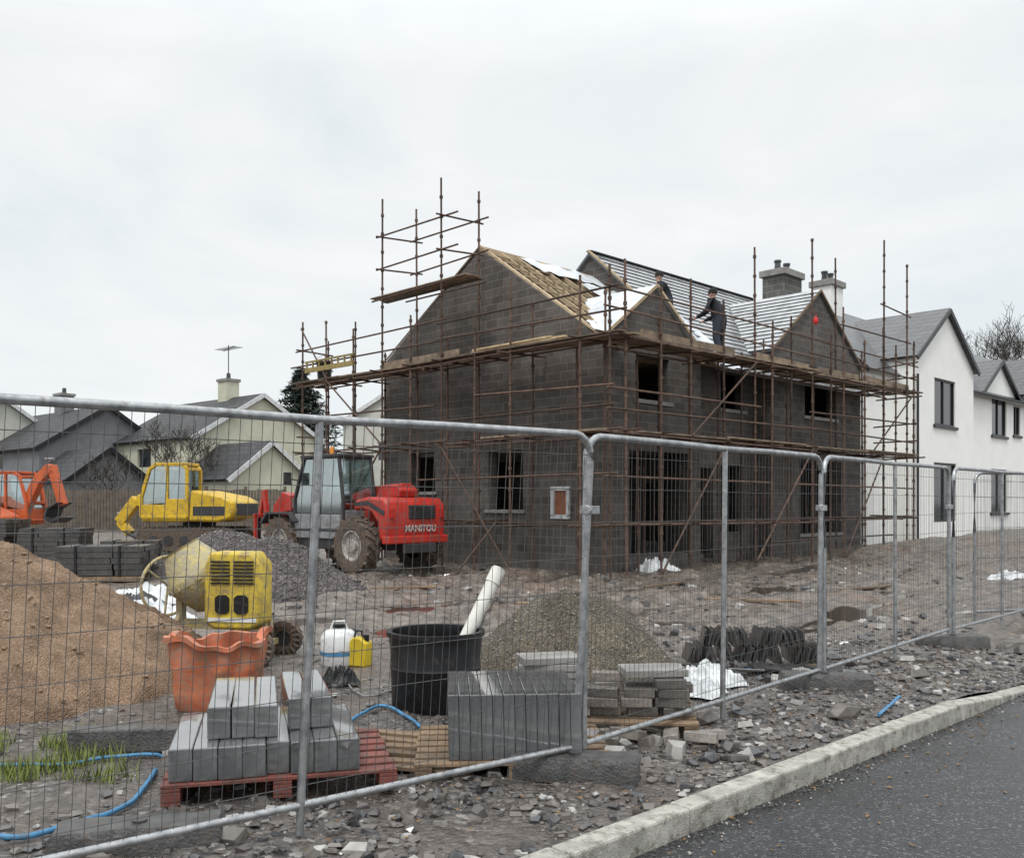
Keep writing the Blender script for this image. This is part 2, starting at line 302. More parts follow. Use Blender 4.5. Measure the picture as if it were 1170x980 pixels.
b=MB(); b.add([(-900,-900,-.4),(900,-900,-.4),(900,900,-.4),(-900,900,-.4)],[(0,1,2,3)]); tag(b.build('ground',PURP),'flat open ground around the site','ground',kind='structure')
strip('road',-60,300,-.13,-6.6,-.11,ROAD,'dark wet asphalt road along the kerb','road')
strip('pavement',-60,300,-6.72,-9,.0,SLAB,'concrete pavement on the far side of the road','pavement')
def kerb(name,d0,d1,drop,label):
    b=MB(); u=-9.0
    while u<(6.2 if drop else 40):
        def top(q): return .022-(.115*sm(4.7,6.3,q) if drop else 0)
        a,c=u+.004,u+.911; j=U(-.004,.004)
        b.hexa([kd(a,d0+j,-.3),kd(c,d0+j,-.3),kd(c,d1+j,-.3),kd(a,d1+j,-.3),kd(a,d0+j,top(a)),kd(c,d0+j,top(c)),kd(c,d1+j,top(c)),kd(a,d1+j,top(a))]); u+=.915
    tag(b.build(name,KERB,bevel=.014),label,'kerb',kind='structure')
kerb('kerb',-.15,-.005,True,'pale concrete kerb between road and site'); kerb('kerb',-6.74,-6.59,False,'concrete kerb across the road')
mats4=[M('stone_a',(.105,.092,.085),(.058,.05,.047),.4,scale=9,coat=.4,crough=.2),M('stone_b',(.17,.148,.131),(.1,.087,.076),.45,scale=9,coat=.3,crough=.2),M('stone_c',(.44,.425,.4),(.27,.26,.243),.45,scale=9),M('stone_d',(.046,.044,.046),(.022,.021,.023),.3,scale=9,coat=.6,crough=.2)]
b=MB()
for i in range(10500):
    u=U(-3.4,8.5); d=abs(random.gauss(0,1.3))+.02 if random.random()<.75 else U(.02,6)
    x=P0.x+K.x*u+Nn.x*d; y=P0.y+K.y*u+Nn.y*d
    if y<3.9 or nz(x,y,.9,12)<-.3: continue
    r=.007+.042*random.random()**3.4; b.cur=random.choice((0,0,0,1,1,1,3,3,2))
    if random.random()<.6: b.shard((x,y,gz(x,y)+r*.2),r)
    else: b.ico((x,y,gz(x,y)+r*.25),r,.4,(1,U(.5,.9),U(.3,.6)))
for i in range(4000):
    y=random.choice((U(8,13),U(9,21),U(14,24))); x=U(-.42,.5)*y
    if nz(x,y,.5,15)<-.05: continue
    r=.014+.085*random.random()**3.5; b.cur=random.choice((0,0,1,1,2,3,3)); b.shard((x,y,gz(x,y)+r*.15),r,.4)
for i in range(350):
    u=U(-1,7); d=-.15-abs(random.gauss(0,.1)); x,y,_=kd(u,d,0); r=U(.003,.01); b.cur=random.choice((0,1,1,2)); b.ico((x,y,-.108+r*.3),r)
for i in range(900):
    u=6+abs(random.gauss(0,1.6)); d=random.gauss(-.05,.22); x,y,_=kd(u,d,0); r=U(.006,.03); b.cur=random.choice((0,1,1,3)); b.shard((x,y,max(-.106,gz(x,y) if d>0 else -.106)+r*.15),r)
tag(b.build('gravel',mats4),'loose brown and grey gravel strewn over the ground','gravel',kind='stuff')
b=MB()
for i in range(320):
    u=U(-1,8); d=random.choice((-.15-abs(random.gauss(0,.5)),U(0,1.6))); x,y,_=kd(u,d,0); z=(-.106 if d<-.15 else gz(x,y)+.012); a=U(0,6.28); s=U(.012,.026); dx,dy=math.cos(a)*s,math.sin(a)*s
    b.add([(x-dx,y-dy,z),(x+dy*.5,y-dx*.5,z+.006),(x+dx,y+dy,z+.002),(x-dy*.5,y+dx*.5,z+.005)],[(0,1,2,3)])
tag(b.build('leaf_litter',TAN),'small fallen brown leaves along kerb and road edge','leaves',kind='stuff')
rocks=[]
for k in range(8):
    b=MB()
    if k<3: b.ico((0,0,0),1,.35,(1,U(.6,.9),U(.4,.7)))
    else: b.shard((0,0,0),1,U(.25,.6))
    rocks.append((b.v,b.f))
def rock(x,y,r,label,group,k=None,m=None):
    vs,fs=rocks[k if k is not None else random.randrange(8)]; b=MB(); b.add([(a*r,c*r,e*r) for a,c,e in vs],fs)
    return tag(b.build('rubble_stone',m or random.choice(mats4),bevel=r*.05,loc=(x,y,gz(x,y)+r*.2),rz=U(0,6)),label,'stone',group)
for i in range(40):
    px=U(640,860); py=U(845,895) if px<760 else U(815,870)
    q=G(px,py); rock(q.x,q.y,U(.035,.11),'small broken stone in the scatter between concrete fence foot and kerb','broken stones by the fence')
for i in range(18):
    q=G(U(250,560),U(915,972)); rock(q.x,q.y,U(.03,.075),'small broken stone on the bare gravel in front of the red pallet','broken stones before the red pallet')
for i in range(22):
    q=G(U(880,1120),U(745,785)); rock(q.x,q.y,U(.04,.12),'small broken stone beside the right fence lengths','broken stones by the right fence')
q=G(962,820); rock(q.x,q.y,.16,'largest brown stone, beside the concrete foot at the middle of the fence',None,2,mats4[1])
b=MB()
for i in range(1700):
    q=G(U(-15,125),U(845,892)); q.x+=random.gauss(0,.1)
    if noise.noise(V((q.x*3,q.y*3,1)))<-.1: continue
    h=U(.04,.14); a=U(0,6.28); w=.005; dx,dy=math.cos(a),math.sin(a); z=gz(q.x,q.y)
    b.add([(q.x-dy*w,q.y+dx*w,z),(q.x+dy*w,q.y-dx*w,z),(q.x+dx*h*.5,q.y+dy*h*.5,z+h)],[(0,1,2)])
tag(b.build('grass',GRS),'sparse yellowish green grass at the foot of the sand heap','grass',kind='stuff')
# ------------------------------------------------------------------ heaps
def heap(name,mat,cx,cy,rx,ry,h,label,grains=None,seed=0,pw=1.,rough=1.,flat=.18):
    b=MB(); nr,na=56,120; rings=[]
    for i in range(nr+1):
        q=i/nr*1.12; ring=[]
        for k in range(na):
            a=2*math.pi*k/na; ex=1+.14*nz(math.cos(a),math.sin(a),1.3,seed+5)
            x=rx*q*ex*math.cos(a); y=ry*q*ex*math.sin(a)
            t=max(0,1-q); z=h*(t**pw)*(1-flat*math.exp(-(q/.2)**2)) - (.08 if q>1 else 0)
            z+=rough*(.06*nz(x,y,2.2,seed)+.035*nz(x,y,5,seed+3)+.018*nz(x,y,13,seed))*min(1,h)*(1 if q<1 else .3)
            ring.append(V((x,y,z)))
        rings.append(ring)
    b.loft(rings,False)
    mats=[mat]
    if grains:
        mats+=grains[2]
        for i in range(grains[0]):
            q=math.sqrt(random.random())*1.1; a=U(0,6.28); ri=rings[min(nr,int(q/1.12*nr))]; p=ri[int(a/6.2832*na)%na]
            r=grains[1]*U(.5,1.5); b.cur=1+random.randrange(len(grains[2])); b.ico((p.x+U(-.03,.03),p.y+U(-.03,.03),p.z+r*.2),r,.3,(1,.8,.6))
    return tag(b.build(name,mats,smooth=40,loc=(cx,cy,gz(cx,cy)-.02)),label,'heap')
SANDC=[M('sand_clod',(.29,.2,.132),(.21,.143,.092),.95,scale=9)]
heap('sand_heap',SAND,-5.2,8.45,2.55,2.35,1.5,'large heap of damp brown sand at far left',(600,.022,SANDC),seed=2,pw=.86,rough=2.4,flat=.14)
heap('gravel_heap',GRAV,.6,9.45,1.12,1.05,1.02,'rounded heap of grey brown gravel behind the black tub',(3800,.0085,[mats4[1],mats4[0],mats4[2],mats4[1]]),seed=8,flat=.27,pw=.92)
heap('gravel_heap',PURP,-4.55,17.2,1.8,1.8,1.25,'purple gravel heap behind the cement mixer',(2600,.018,[mats4[0],mats4[3],mats4[1]]),seed=14)
heap('gravel_heap',PURP,-6.4,20.6,1.9,1.7,1.3,'grey gravel heap in front of the yellow excavator',(1800,.02,[mats4[2],mats4[3],mats4[1]]),seed=21)
# ------------------------------------------------------------------ block house
C=V((2.1,21.3,0)); TH=math.atan2(.702,.712)
F=V((math.cos(TH),math.sin(TH),0)); Gd=V((-math.sin(TH),math.cos(TH),0))
def H(s,t,z=0): return C+F*s+Gd*t+V((0,0,z))
def wall(b,along,fx,th,prof,ops=(),zb=-.3):
    def P(a,z,d): return (a,fx+d,z) if along=='x' else (fx+d,a,z)
    br=sorted(set([a for a,_ in prof]+[o[0] for o in ops]+[o[1] for o in ops]))
    def top(a):
        for (a0,z0),(a1,z1) in zip(prof,prof[1:]):
            if a0-1e-6<=a<=a1+1e-6: return z0+(z1-z0)*(a-a0)/max(1e-9,a1-a0)
    for a,c in zip(br,br[1:]):
        m=(a+c)/2; z=zb
        for o in sorted([o for o in ops if o[0]<m<o[1]],key=lambda o:o[2]):
            for d in (0,th): b.add([P(a,z,d),P(c,z,d),P(c,o[2],d),P(a,o[2],d)],[(0,1,2,3)])
            z=o[3]
        for d in (0,th): b.add([P(a,z,d),P(c,z,d),P(c,top(c),d),P(a,top(a),d)],[(0,1,2,3)])
        b.add([P(a,top(a),0),P(c,top(c),0),P(c,top(c),th),P(a,top(a),th)],[(0,1,2,3)])
    for a in (prof[0][0],prof[-1][0]): b.add([P(a,zb,0),P(a,top(a),0),P(a,top(a),th),P(a,zb,th)],[(0,1,2,3)])
    for x0,x1,z0,z1 in ops:
        for p in (((x0,z0),(x1,z0)),((x0,z1),(x1,z1)),((x0,z0),(x0,z1)),((x1,z0),(x1,z1))):
            b.add([P(*p[0],0),P(*p[1],0),P(*p[1],th),P(*p[0],th)],[(0,1,2,3)])
house=empty('block_house',C,TH,'unfinished two storey grey concrete block house with half built roof','house')
gops=[(2.6,3.87,1.46,2.99),(6.05,7.1,1.95,3.05),(1.05,1.56,1.3,1.98)]
b=MB(); wall(b,'y',0,.3,[(0,5.42),(4.2,8.3),(8.4,5.75)],gops); b.build('gable_wall',BLOCK,house)
fA=[(1.3,2.6,4.15,5.23),(1.0,3.5,.35,2.9)]; fB=[(5.9,7.1,4.3,5.35),(4.5,5.5,.1,2.6),(5.9,7.1,.8,2.7)]; fC=[(9.6,11.6,4.3,5.45),(9.3,12.0,.7,2.95)]
b=MB()
wall(b,'x',0,.3,[(0.3,5.62),(2.0,6.9),(3.75,5.6),(4,5.45)],fA); wall(b,'x',.6,.3,[(4,5.75),(7.6,5.75)],fB)
wall(b,'x',0,.3,[(7.6,6.0),(10.5,8.15),(13.4,6.0)],fC)
wall(b,'y',3.7,.3,[(.3,5.5),(.6,5.7)]); wall(b,'y',7.6,.3,[(.3,5.6),(.6,5.8)])
b.build('front_wall',BLOCK,house)
b=MB(); wall(b,'x',8.1,.3,[(.3,5.7),(13.4,5.7)],[(6.3,7.3,1.9,3.0),(2,3.4,1.3,2.9),(9,11,1.3,2.9)]); b.build('rear_wall',BLOCK,house)
b=MB(); wall(b,'y',13.1,.3,[(.3,5.68),(4.2,9.0),(8.1,5.7)]); b.build('far_gable_wall',BLOCK,house)
b=MB(); wall(b,'y',4.5,.25,[(.9,6.2),(4.2,9.05),(8.1,5.9)],[(1.5,2.5,.1,2.2)]); b.build('party_wall',BLOCK,house)
b=MB(); b.box(.3,13.1,.9,8.1,2.95,3.12); b.box(.3,13.1,.9,8.1,.05,.2); b.build('floor_slab',SLAB,house)
b=MB(); b.box(.3,4.5,.35,8.1,5.15,5.22); b.build('ceiling_joist_deck',TIMB,house)
for x0,x1,z0,z1 in gops[:2]:
    b=MB(); b.box(-.06,.2,x0-.1,x1+.1,z0-.09,z0-.002); b.build('window_sill',SLAB,house,bevel=.008)
for x0,x1,z0,y in ((1.3,2.6,4.15,0),(5.9,7.1,4.3,.6),(9.6,11.6,4.3,0),(9.3,12,.7,0)):
    b=MB(); b.box(x0-.1,x1+.1,y-.07,y+.2,z0-.1,z0-.002); b.build('window_sill',SLAB,house,bevel=.008)
LINT=M('dark_lintel',(.13,.12,.11),(.085,.08,.076),.8)
for x0,x1,z1,y in ((1.3,2.6,5.23,0),(1.0,3.5,2.9,0),(9.6,11.6,5.45,0),(9.3,12,2.95,0),(5.9,7.1,5.35,.6),(4.5,5.5,2.6,.6)):
    b=MB(); b.box(x0-.15,x1+.15,y-.004,y+.1,z1+.002,z1+.14); b.build('lintel',LINT,house)
b=MB()
for p,q in (((1.0,1.3),(1.61,1.3)),((1.0,1.98),(1.61,1.98)),((1.05,1.3),(1.05,1.98)),((1.56,1.3),(1.56,1.98))): b.bar((.0,*p),(.0,*q),.1,.1,V((1,0,0)))
wf=b.build('window',SHEET,house); b=MB(); b.box(.02,.035,1.09,1.52,1.34,1.94); b.build('pane',M('red_brown_board',(.36,.14,.075),(.25,.1,.055),.6),wf)
s1=(8.32-5.42)/4.2; z1=lambda y:5.42+s1*y
for k in range(8):
    x=.2+.6*k; y0=-.25 if not .3<x<3.8 else max(0.05,(1.7-abs(x-2.05))*.8/s1*.7)
    b=MB(); b.bar((x,y0,z1(y0)),(x,4.2,z1(4.2)),.045,.12); b.bar((x,8.6,5.6),(x,4.2,z1(4.2)),.045,.12); b.build('rafter',PALET,house)
b=MB(); b.box(0,4.5,4.17,4.23,8.2,8.42); b.build('ridge_board',PALET,house)
b=MB()
for k in range(11):
    y=.35+.35*k; e=(2.2 if y>2.9 else (2.9 if y>2 else .7))
    b.bar((.02,y,z1(y)+.07),(e+U(-.4,.4),y+U(-.05,.05),z1(y)+.07),.035,.025)
b.build('roof_battens',PALET,house)
def msheet(x0,x1,y0,y1,n=8,zf=z1,off=.1,par=None):
    b=MB()
    for i in range(n+1):
        for j in range(7):
            x=x0+(x1-x0)*i/n; y=y0+(y1-y0)*j/6
            xe=x+(.4*nz(y,x0,2.3,8) if i in(0,) else 0); ye=y+(.25*nz(x,y0,2.1,5) if j in(0,6) and y1<4.15 else 0)
            b.v.append((xe,ye,zf(ye)+off+.03*math.sin(x*7)+.035*nz(x,y,3,4)))
    b.f=[(i*7+j,(i+1)*7+j,(i+1)*7+j+1,i*7+j+1) for i in range(n) for j in range(6)]; b.m=[0]*len(b.f)
    b.build('roof_membrane',MEMB,par or house)
msheet(1.6,4.5,3.5,4.2); msheet(2.9,4.5,2.4,3.3); msheet(3.2,4.45,1.35,2.1); msheet(3.3,4.5,-.2,1.1); msheet(.02,.5,-.2,.8,4)
b=MB(); b.slab([(0,4.25,8.42),(4.5,4.25,8.42),(4.5,8.75,5.55),(0,8.75,5.55)],.03); b.build('rear_membrane',MEMB,house)
for ya,yb,za,zb_ in ((-.2,4.2,5.35,8.42),(8.6,4.2,5.68,8.42)):
    b=MB(); b.bar((.02,ya,za),(.02,yb,zb_),.05,.05); b.build('verge_board',TIMB if ya>4.2 else PALET,house)
b=MB(); b.slab([(4.4,-.25,5.2),(13.55,-.25,5.2),(13.55,4.2,9.1),(4.4,4.2,9.1)],.06); b.slab([(4.4,8.65,5.2),(13.55,8.65,5.2),(13.55,4.2,9.1),(4.4,4.2,9.1)],.06); rf=b.build('roof',DECK,house)
b=MB(); n=22; zz=lambda y:5.2+(y+.25)*3.9/4.45
for k in range(n):
    ya=-.25+4.4*k/n; yb=-.25+4.4*(k+1)/n+.04; xo=U(-.03,.03); xs=4.4 if k>8 else 5.9-(k>5)*.6-U(0,.4)
    b.cur=0; b.slab([(xs,ya,zz(ya)+.05),(13.55+xo,ya,zz(ya)+.05),(13.55+xo,yb,zz(yb)+.022),(xs,yb,zz(yb)+.022)],.015)
    b.cur=1; b.bar((xs,ya-.005,zz(ya)+.036),(13.55+xo,ya-.005,zz(ya)+.036),.015,.026)  # thin dark bar paints the shadow line under each course
b.cur=1
b.bar((13.56,-.25,5.25),(13.56,4.2,9.14),.06,.05)
b.bar((4.4,4.2,9.135),(13.55,4.2,9.135),.2,.03); b.build('slate_courses',[COURSE,EDGE_SHADE],rf)
msheet(4.42,5.9,-.22,1.7,10,zz,.03,rf)
b=MB(); b.bar((4.38,-.25,5.25),(4.38,4.2,9.15),.05,.06); b.build('verge_board',PALET,rf)
def gablet(xc,hw,zr,ze,sl,z0,yi0,name,mat,nb,slates):
    yr=(zr-z0)/sl; ye=max(-.02,(ze-z0)/sl); b=MB()
    for sg in (-1,1):
        b.slab([(xc+sg*hw,yi0,ze),(xc,yi0,zr),(xc,yr,zr),(xc+sg*hw,ye,ze)],.05)
    r=b.build(name,mat,house); b=MB()
    if slates:
        for sg in (-1,1):
            for k in range(nb):
                ta,tb=(k+1)/nb,k/nb; Y=lambda t:ye+(yr-ye)*(1-t); Z=lambda t:zr+(ze-zr)*t; X=lambda t:xc+sg*hw*t
                b.cur=0; b.slab([(X(ta),yi0,Z(ta)+.045),(X(tb),yi0,Z(tb)+.022),(X(tb),Y(tb),Z(tb)+.022),(X(ta),Y(ta),Z(ta)+.045)],.015)
                b.cur=1; b.bar((X(ta)+sg*.005,yi0,Z(ta)+.032),(X(ta)+sg*.005,Y(ta),Z(ta)+.032),.015,.022)  # painted shadow along the lower edge of each gable course
        b.build('slate_courses',[COURSE,EDGE_SHADE],r)
    for sg in (-1,1):
        b=MB(); b.bar((xc+sg*hw,yi0-.015,ze-.02),(xc,yi0-.015,zr-.02),.03,.07); b.build('verge_board',PALET if not slates else TIMB,r)
gablet(2.02,1.95,7.02,5.6,s1,5.42,-.06,'gablet_roof',MEMB,5,False)
gablet(10.5,3.0,8.27,6.05,(9.1-5.42)/4.2,5.42,-.06,'front_gable_roof',DECK,15,True)
for x,y in ((1.6,.6),(2.2,.5),(2.9,.7),(4.8,1.3),(5.2,1.0),(6.3,1.5),(9.8,.6),(10.6,.5),(11.4,.6)):
    b=MB(); b.tube([(x,y,.15),(x,y,2.95)],.03,8); b.tube([(x,y,1.3),(x,y,1.5)],.045,8); b.build('steel_prop',RUSTP,house)
b=MB(); b.bar((1.0,3.2,.2),(.8,3.3,2.95),.1,.05); b.build('timber_prop',PALET,house)
# ------------------------------------------------------------------ scaffold
scaf=empty('scaffold',C,TH,'rusty tube scaffold wrapped around the unfinished block house','scaffold')
stand=[(-1.3,-1.3,6.7),(-1.3,-.45,6.6),(-1.3,1.75,6.9),(-1.3,3.0,6.3),(-1.3,4.2,9.9),(-1.3,5.5,6.6),(-1.3,6.75,9.95),(-1.3,8.1,6.6),(-1.3,9.45,7.0),(-1.3,10.8,7.15),
 (-.35,-.35,6.5),(-.35,.45,5.7),(-.35,1.9,6.5),(-.35,3.85,9.7),(-.35,5.1,6.2),(-.35,6.35,9.8),(-.35,7.9,6.0),(-.35,9.4,7.1),(-.35,10.8,6.7),
 (-.75,-1.3,6.9),(.5,-1.3,6.5),(1.67,-1.3,6.9),(3.1,-1.3,6.6),(4.54,-1.3,8.2),(5.3,-1.3,6.4),(6.4,-1.3,6.7),(7.56,-1.3,9.0),(8.6,-1.3,6.5),(9.5,-1.3,7.4),(10.9,-1.3,6.6),(12.2,-1.3,9.9),(13.1,-1.3,6.7),(14.0,-1.3,9.45),(14.5,-1.3,7.0),
 (.9,-.35,5.6),(1.7,-.35,6.1),(3.0,-.35,5.6),(4.3,-.35,6.4),(5.4,-.35,5.7),(6.6,-.35,6.2),(7.9,-.35,5.8),(9.4,-.35,6.0),(10.96,-.35,9.3),(12.8,-.35,6.6),(14.4,-.35,7.6),(15.3,-1.0,7.0)]
for x,y,zt in stand:
    b=MB(); e=U(-.05,.05); f=U(-.05,.05); b.tube([(x,y,-.2),(x+e,y+f,zt)],.027,8)
    z=U(.3,.5)
    while z<zt: b.tube([(x+e*z/zt,y+f*z/zt,z-.035),(x+e*z/zt,y+f*z/zt,z+.035)],.045,8); z+=.5
    b.build('standard',RUSTP,scaf,smooth=40)
def led(a,c,r=.025):
    b=MB(); j=lambda:U(-.07,.07); b.tube([(a[0],a[1],a[2]+j()),(c[0],c[1],c[2]+j())],r,8); b.build('ledger',RUSTP,scaf,smooth=40)
for z in (1.15,3.15,5.2,5.75,6.25):
    led((-1.3,-1.5-U(0,.3),z),(-1.3,4.4,z)); led((-1.3,4.0,z),(-1.3,11.1+U(0,.4),z))
    led((-1.5-U(0,.3),-1.3,z),(7.8,-1.3,z)); led((7.4,-1.3,z),(14.7+U(0,.4),-1.3,z))
led((-1.3,-1.5,2.2),(-1.3,5.2,2.2)); led((-1.5,-1.3,2.15),(5.3,-1.3,2.15)); led((5.3,-1.3,.6),(13,-1.3,.6)); led((-1.3,-1.4,4.2),(-1.3,3,4.2)); led((-1.4,-1.3,4.15),(4.8,-1.3,4.15)); led((6.5,-1.3,2.1),(14.6,-1.3,2.1)); led((7.4,-1.3,4.2),(14.7,-1.3,4.2)); led((-1.3,4.5,4.1),(-1.3,9.6,4.15)); led((9.3,-1.3,6.9),(14.3,-1.3,6.9)); led((12,-1.3,7.8),(14.3,-1.3,7.8))
led((-1.4,-1.3,3.7),(7.7,-1.3,3.72)); led((7.3,-1.3,3.7),(14.6,-1.3,3.68)); led((-1.3,-1.4,3.68),(-1.3,4.3,3.7))
for z in (1.1,3.15,5.2):
    led((-.35,-.4,z),(-.35,11,z)); led((-.4,-.35,z),(14.6,-.35,z))
for x,y,zt in stand:
    for z in (1.15,3.15,5.2):
        if x==-1.3 and y>-1: led((-1.45-U(0,.25),y,z),(-.05,y,z))
        if y==-1.3 and x>-1: led((x,-1.45-U(0,.25),z),(x,-.05,z))
for z in (8.05,8.9): led((-1.3,3.6,z),(-1.3,7.0,z)); led((-.35,3.5,z),(-.35,6.7,z)); led((-1.5,4.2,z),(-.2,3.85,z)); led((-1.5,6.75,z),(-.2,6.35,z))
for z in (7.25,): led((-1.3,3.6,z),(-1.3,7.2,z)); led((-.35,3.6,z),(-.35,6.9,z))
for z in (3.7,4.2,5.75,6.25): led((-1.5,10.8,z),(-.2,10.8,z)); led((14.4,-1.5,z),(14.4,0,z))
for a,c in (((-1.34,1.75,.1),(-1.34,4.2,3.1)),((-1.34,6.75,3.2),(-1.34,9.45,5.2)),((-1.34,9.45,5.3),(-1.34,10.8,7.0)),((4.54,-1.34,.1),(7.56,-1.34,3.1)),((11.3,-1.34,3.2),(14.4,-1.34,5.2)),((-1.34,9.45,.2),(-1.34,6.75,3.1)),((-1.3,2.2,1.15),(-2.6,2.2,.0)),((.5,-1.34,.1),(3.1,-1.34,3.1)),((12.2,-1.34,3.2),(9.5,-1.34,.1)),((1.67,-1.34,3.2),(4.54,-1.34,5.2))): led(a,c)
def sboard(p,q,w=.22,name='scaffold_board',h=.045):
    b=MB(); b.bar(p,q,w,h); b.build(name,BOARD,scaf,bevel=.004)
for k in range(4):
    o=-1.22+.235*k
    for y0,y1 in ((-1.6,2.2),(2.0,5.8),(5.6,9.3),(8.6,11.3)):
        j=U(-.3,.3); dz=.024 if y0 in(2.0,8.6) else 0
        sboard((o,y0+j,5.26+dz*2),(o+U(-.04,.04),y1+j*.5,5.26+U(0,.08)))
    for x0,x1 in ((-.4,3.6),(3.4,7.3),(7.1,11),(10.8,14.9)):
        j=U(-.3,.3); dz=.05 if x0 in(3.4,10.8) else 0
        sboard((x0+j,o,5.26+dz),(x1+j*.5+U(-.1,.8),o+U(-.05,.05),5.26+dz+U(0,.08)))
    if k<3: sboard((o,3.3+U(-.1,.1),7.3),(o,7.3+U(-.1,.1),7.3),.22,h=.03)
    if k<3: sboard((7.2+U(-.3,.3),o,3.21),(11.1,o,3.21)); sboard((10.9,o,3.25),(14.9+U(-.3,.3),o,3.25))
    if k<3: sboard((-1.22+.235*k,-1.2+U(-.2,.2),3.21),(-1.22+.235*k,2.6+U(-.2,.2),3.21)); sboard((-.3+U(-.2,.2),o,3.2),(3.4+U(-.2,.2),o,3.21)); sboard((3.3+U(-.2,.2),o,3.25),(7.3+U(-.2,.2),o,3.24))
for a,c in (((-1.26,3.6,5.40),(-1.26,6.8,5.38)),((-.2,-1.26,5.38),(3.6,-1.26,5.4)),((4.6,-1.26,5.43),(7.4,-1.26,5.4)),((8,-1.26,5.4),(10.5,-1.26,5.42)),((11,-1.26,5.45),(14.2,-1.26,5.43))):
    b=MB(); b.bar(a,c,.035,.17); b.build('toe_board',BOARD,scaf)
b=MB()
for k in range(7):
    b.bar((-.9+U(-.2,.3),.2+k*.1,5.35+.05*(k%3)),(-.9+U(-.2,.3),3.6+U(-.6,.6),5.35+.05*(k%3)),.09,.045)
tag(b.build('loose_timber',PALET,None,loc=C,rz=TH),'pale loose roof timbers lying on the gable scaffold boards','timber')
b=MB()
for k in range(8):
    b.bar((.0+U(-.3,.6),-.95+U(-.15,.3),5.37+.05*(k%3)),(3.0+U(-.5,.5),-.95+U(-.15,.3),5.38+.05*(k%3)),.09,.045)
tag(b.build('loose_timber',BOARD,None,loc=C,rz=TH),'brown loose timbers lying on the front scaffold boards below the small gable','timber')
b=MB()
for k in range(6):
    b.bar((8.4+U(-.3,.6),-.95+U(-.15,.3),5.37+.05*(k%3)),(11.6+U(-.5,.9),-.95+U(-.15,.3),5.4+.06*(k%3)),.09,.045)
tag(b.build('loose_timber',TIMB,None,loc=C,rz=TH),'brown loose timbers lying on the scaffold boards below the right gable','timber')
b=MB(); b.bar((-1.38,8.0,5.6),(-1.38,10.5,5.62),.05,.14); b.bar((-1.38,8.0,5.85),(-1.38,10.5,5.87),.05,.05)
for k in range(8): b.bar((-1.38,8.1+.33*k,5.6),(-1.38,8.1+.33*k,5.86),.04,.04)
tag(b.build('lattice_beam',M('yellow_beam',(.38,.29,.1),(.22,.17,.065),.6),None,loc=C,rz=TH),'yellow lattice beam fixed to the left end of the scaffold','beam')
def bucket(loc,r,h,mat,label,cat='bucket',name='bucket'):
    b=MB(); b.lathe([(r*.78,0),(r*.82,h*.5),(r,h),(r*1.06,h),(r*1.06,h-.03),(r*1.02,h-.03),(r*.97,h-.005),(r*.8,.03),(.001,.03)],20)
    b.tube([(r*math.cos(a),0,h+r*math.sin(a)*.8) for a in [math.pi*k/10 for k in range(11)]],.006,5)
    return tag(b.build(name,mat,smooth=40,loc=loc),label,cat)
bucket(H(-.9,10.2,5.31),.25,.6,BLKP,'black bucket on the left end of the scaffold platform')
b=MB(); b.lathe([(.001,-.12),(.045,-.1),(.075,-.04),(.068,.03),(.03,.08),(.015,.11),(.001,.11)],12,Matrix.Diagonal((1,.7,1,1))); b.tube([(0,0,.1),(.02,.02,.17),(0,.03,.2)],.008,5)
tag(b.build('bag',M('red_fabric',(.65,.03,.03),(.5,.02,.02),.6),smooth=50,loc=H(7.56,-1.4,6.72)),'bright red bag tied to a scaffold pole before the right gable','bag')
b=MB(); b.box(-.22,.22,-.12,.12,0,.2); b.box(-.23,.23,-.13,.13,.2,.25); b.tube([(-.1,0,.25),(-.1,0,.32),(.1,0,.32),(.1,0,.25)],.012,6)
tag(b.build('tool_box',BLUE,bevel=.015,loc=H(12.6,-.8,5.38),rz=TH),'blue tool box on the right end of the scaffold platform','tool box')
for k,(x,n) in enumerate(((8.0,5),(9.2,7),(6.2,4))):
    b=MB()
    for i in range(n): j=U(-.02,.02); b.box(-.25+j,.25+j,-.15,.15,i*.05,i*.05+.042)
    tag(b.build('tile_stack',M('roof_tile',(.1,.1,.105),(.06,.06,.065),.5,rand=.2),loc=H(x,-.55,5.36),rz=TH),['dark roof tile stack left of the red bag','tallest dark roof tile stack, under the right gable','low dark roof tile stack left of the right gable'][k],'tiles')
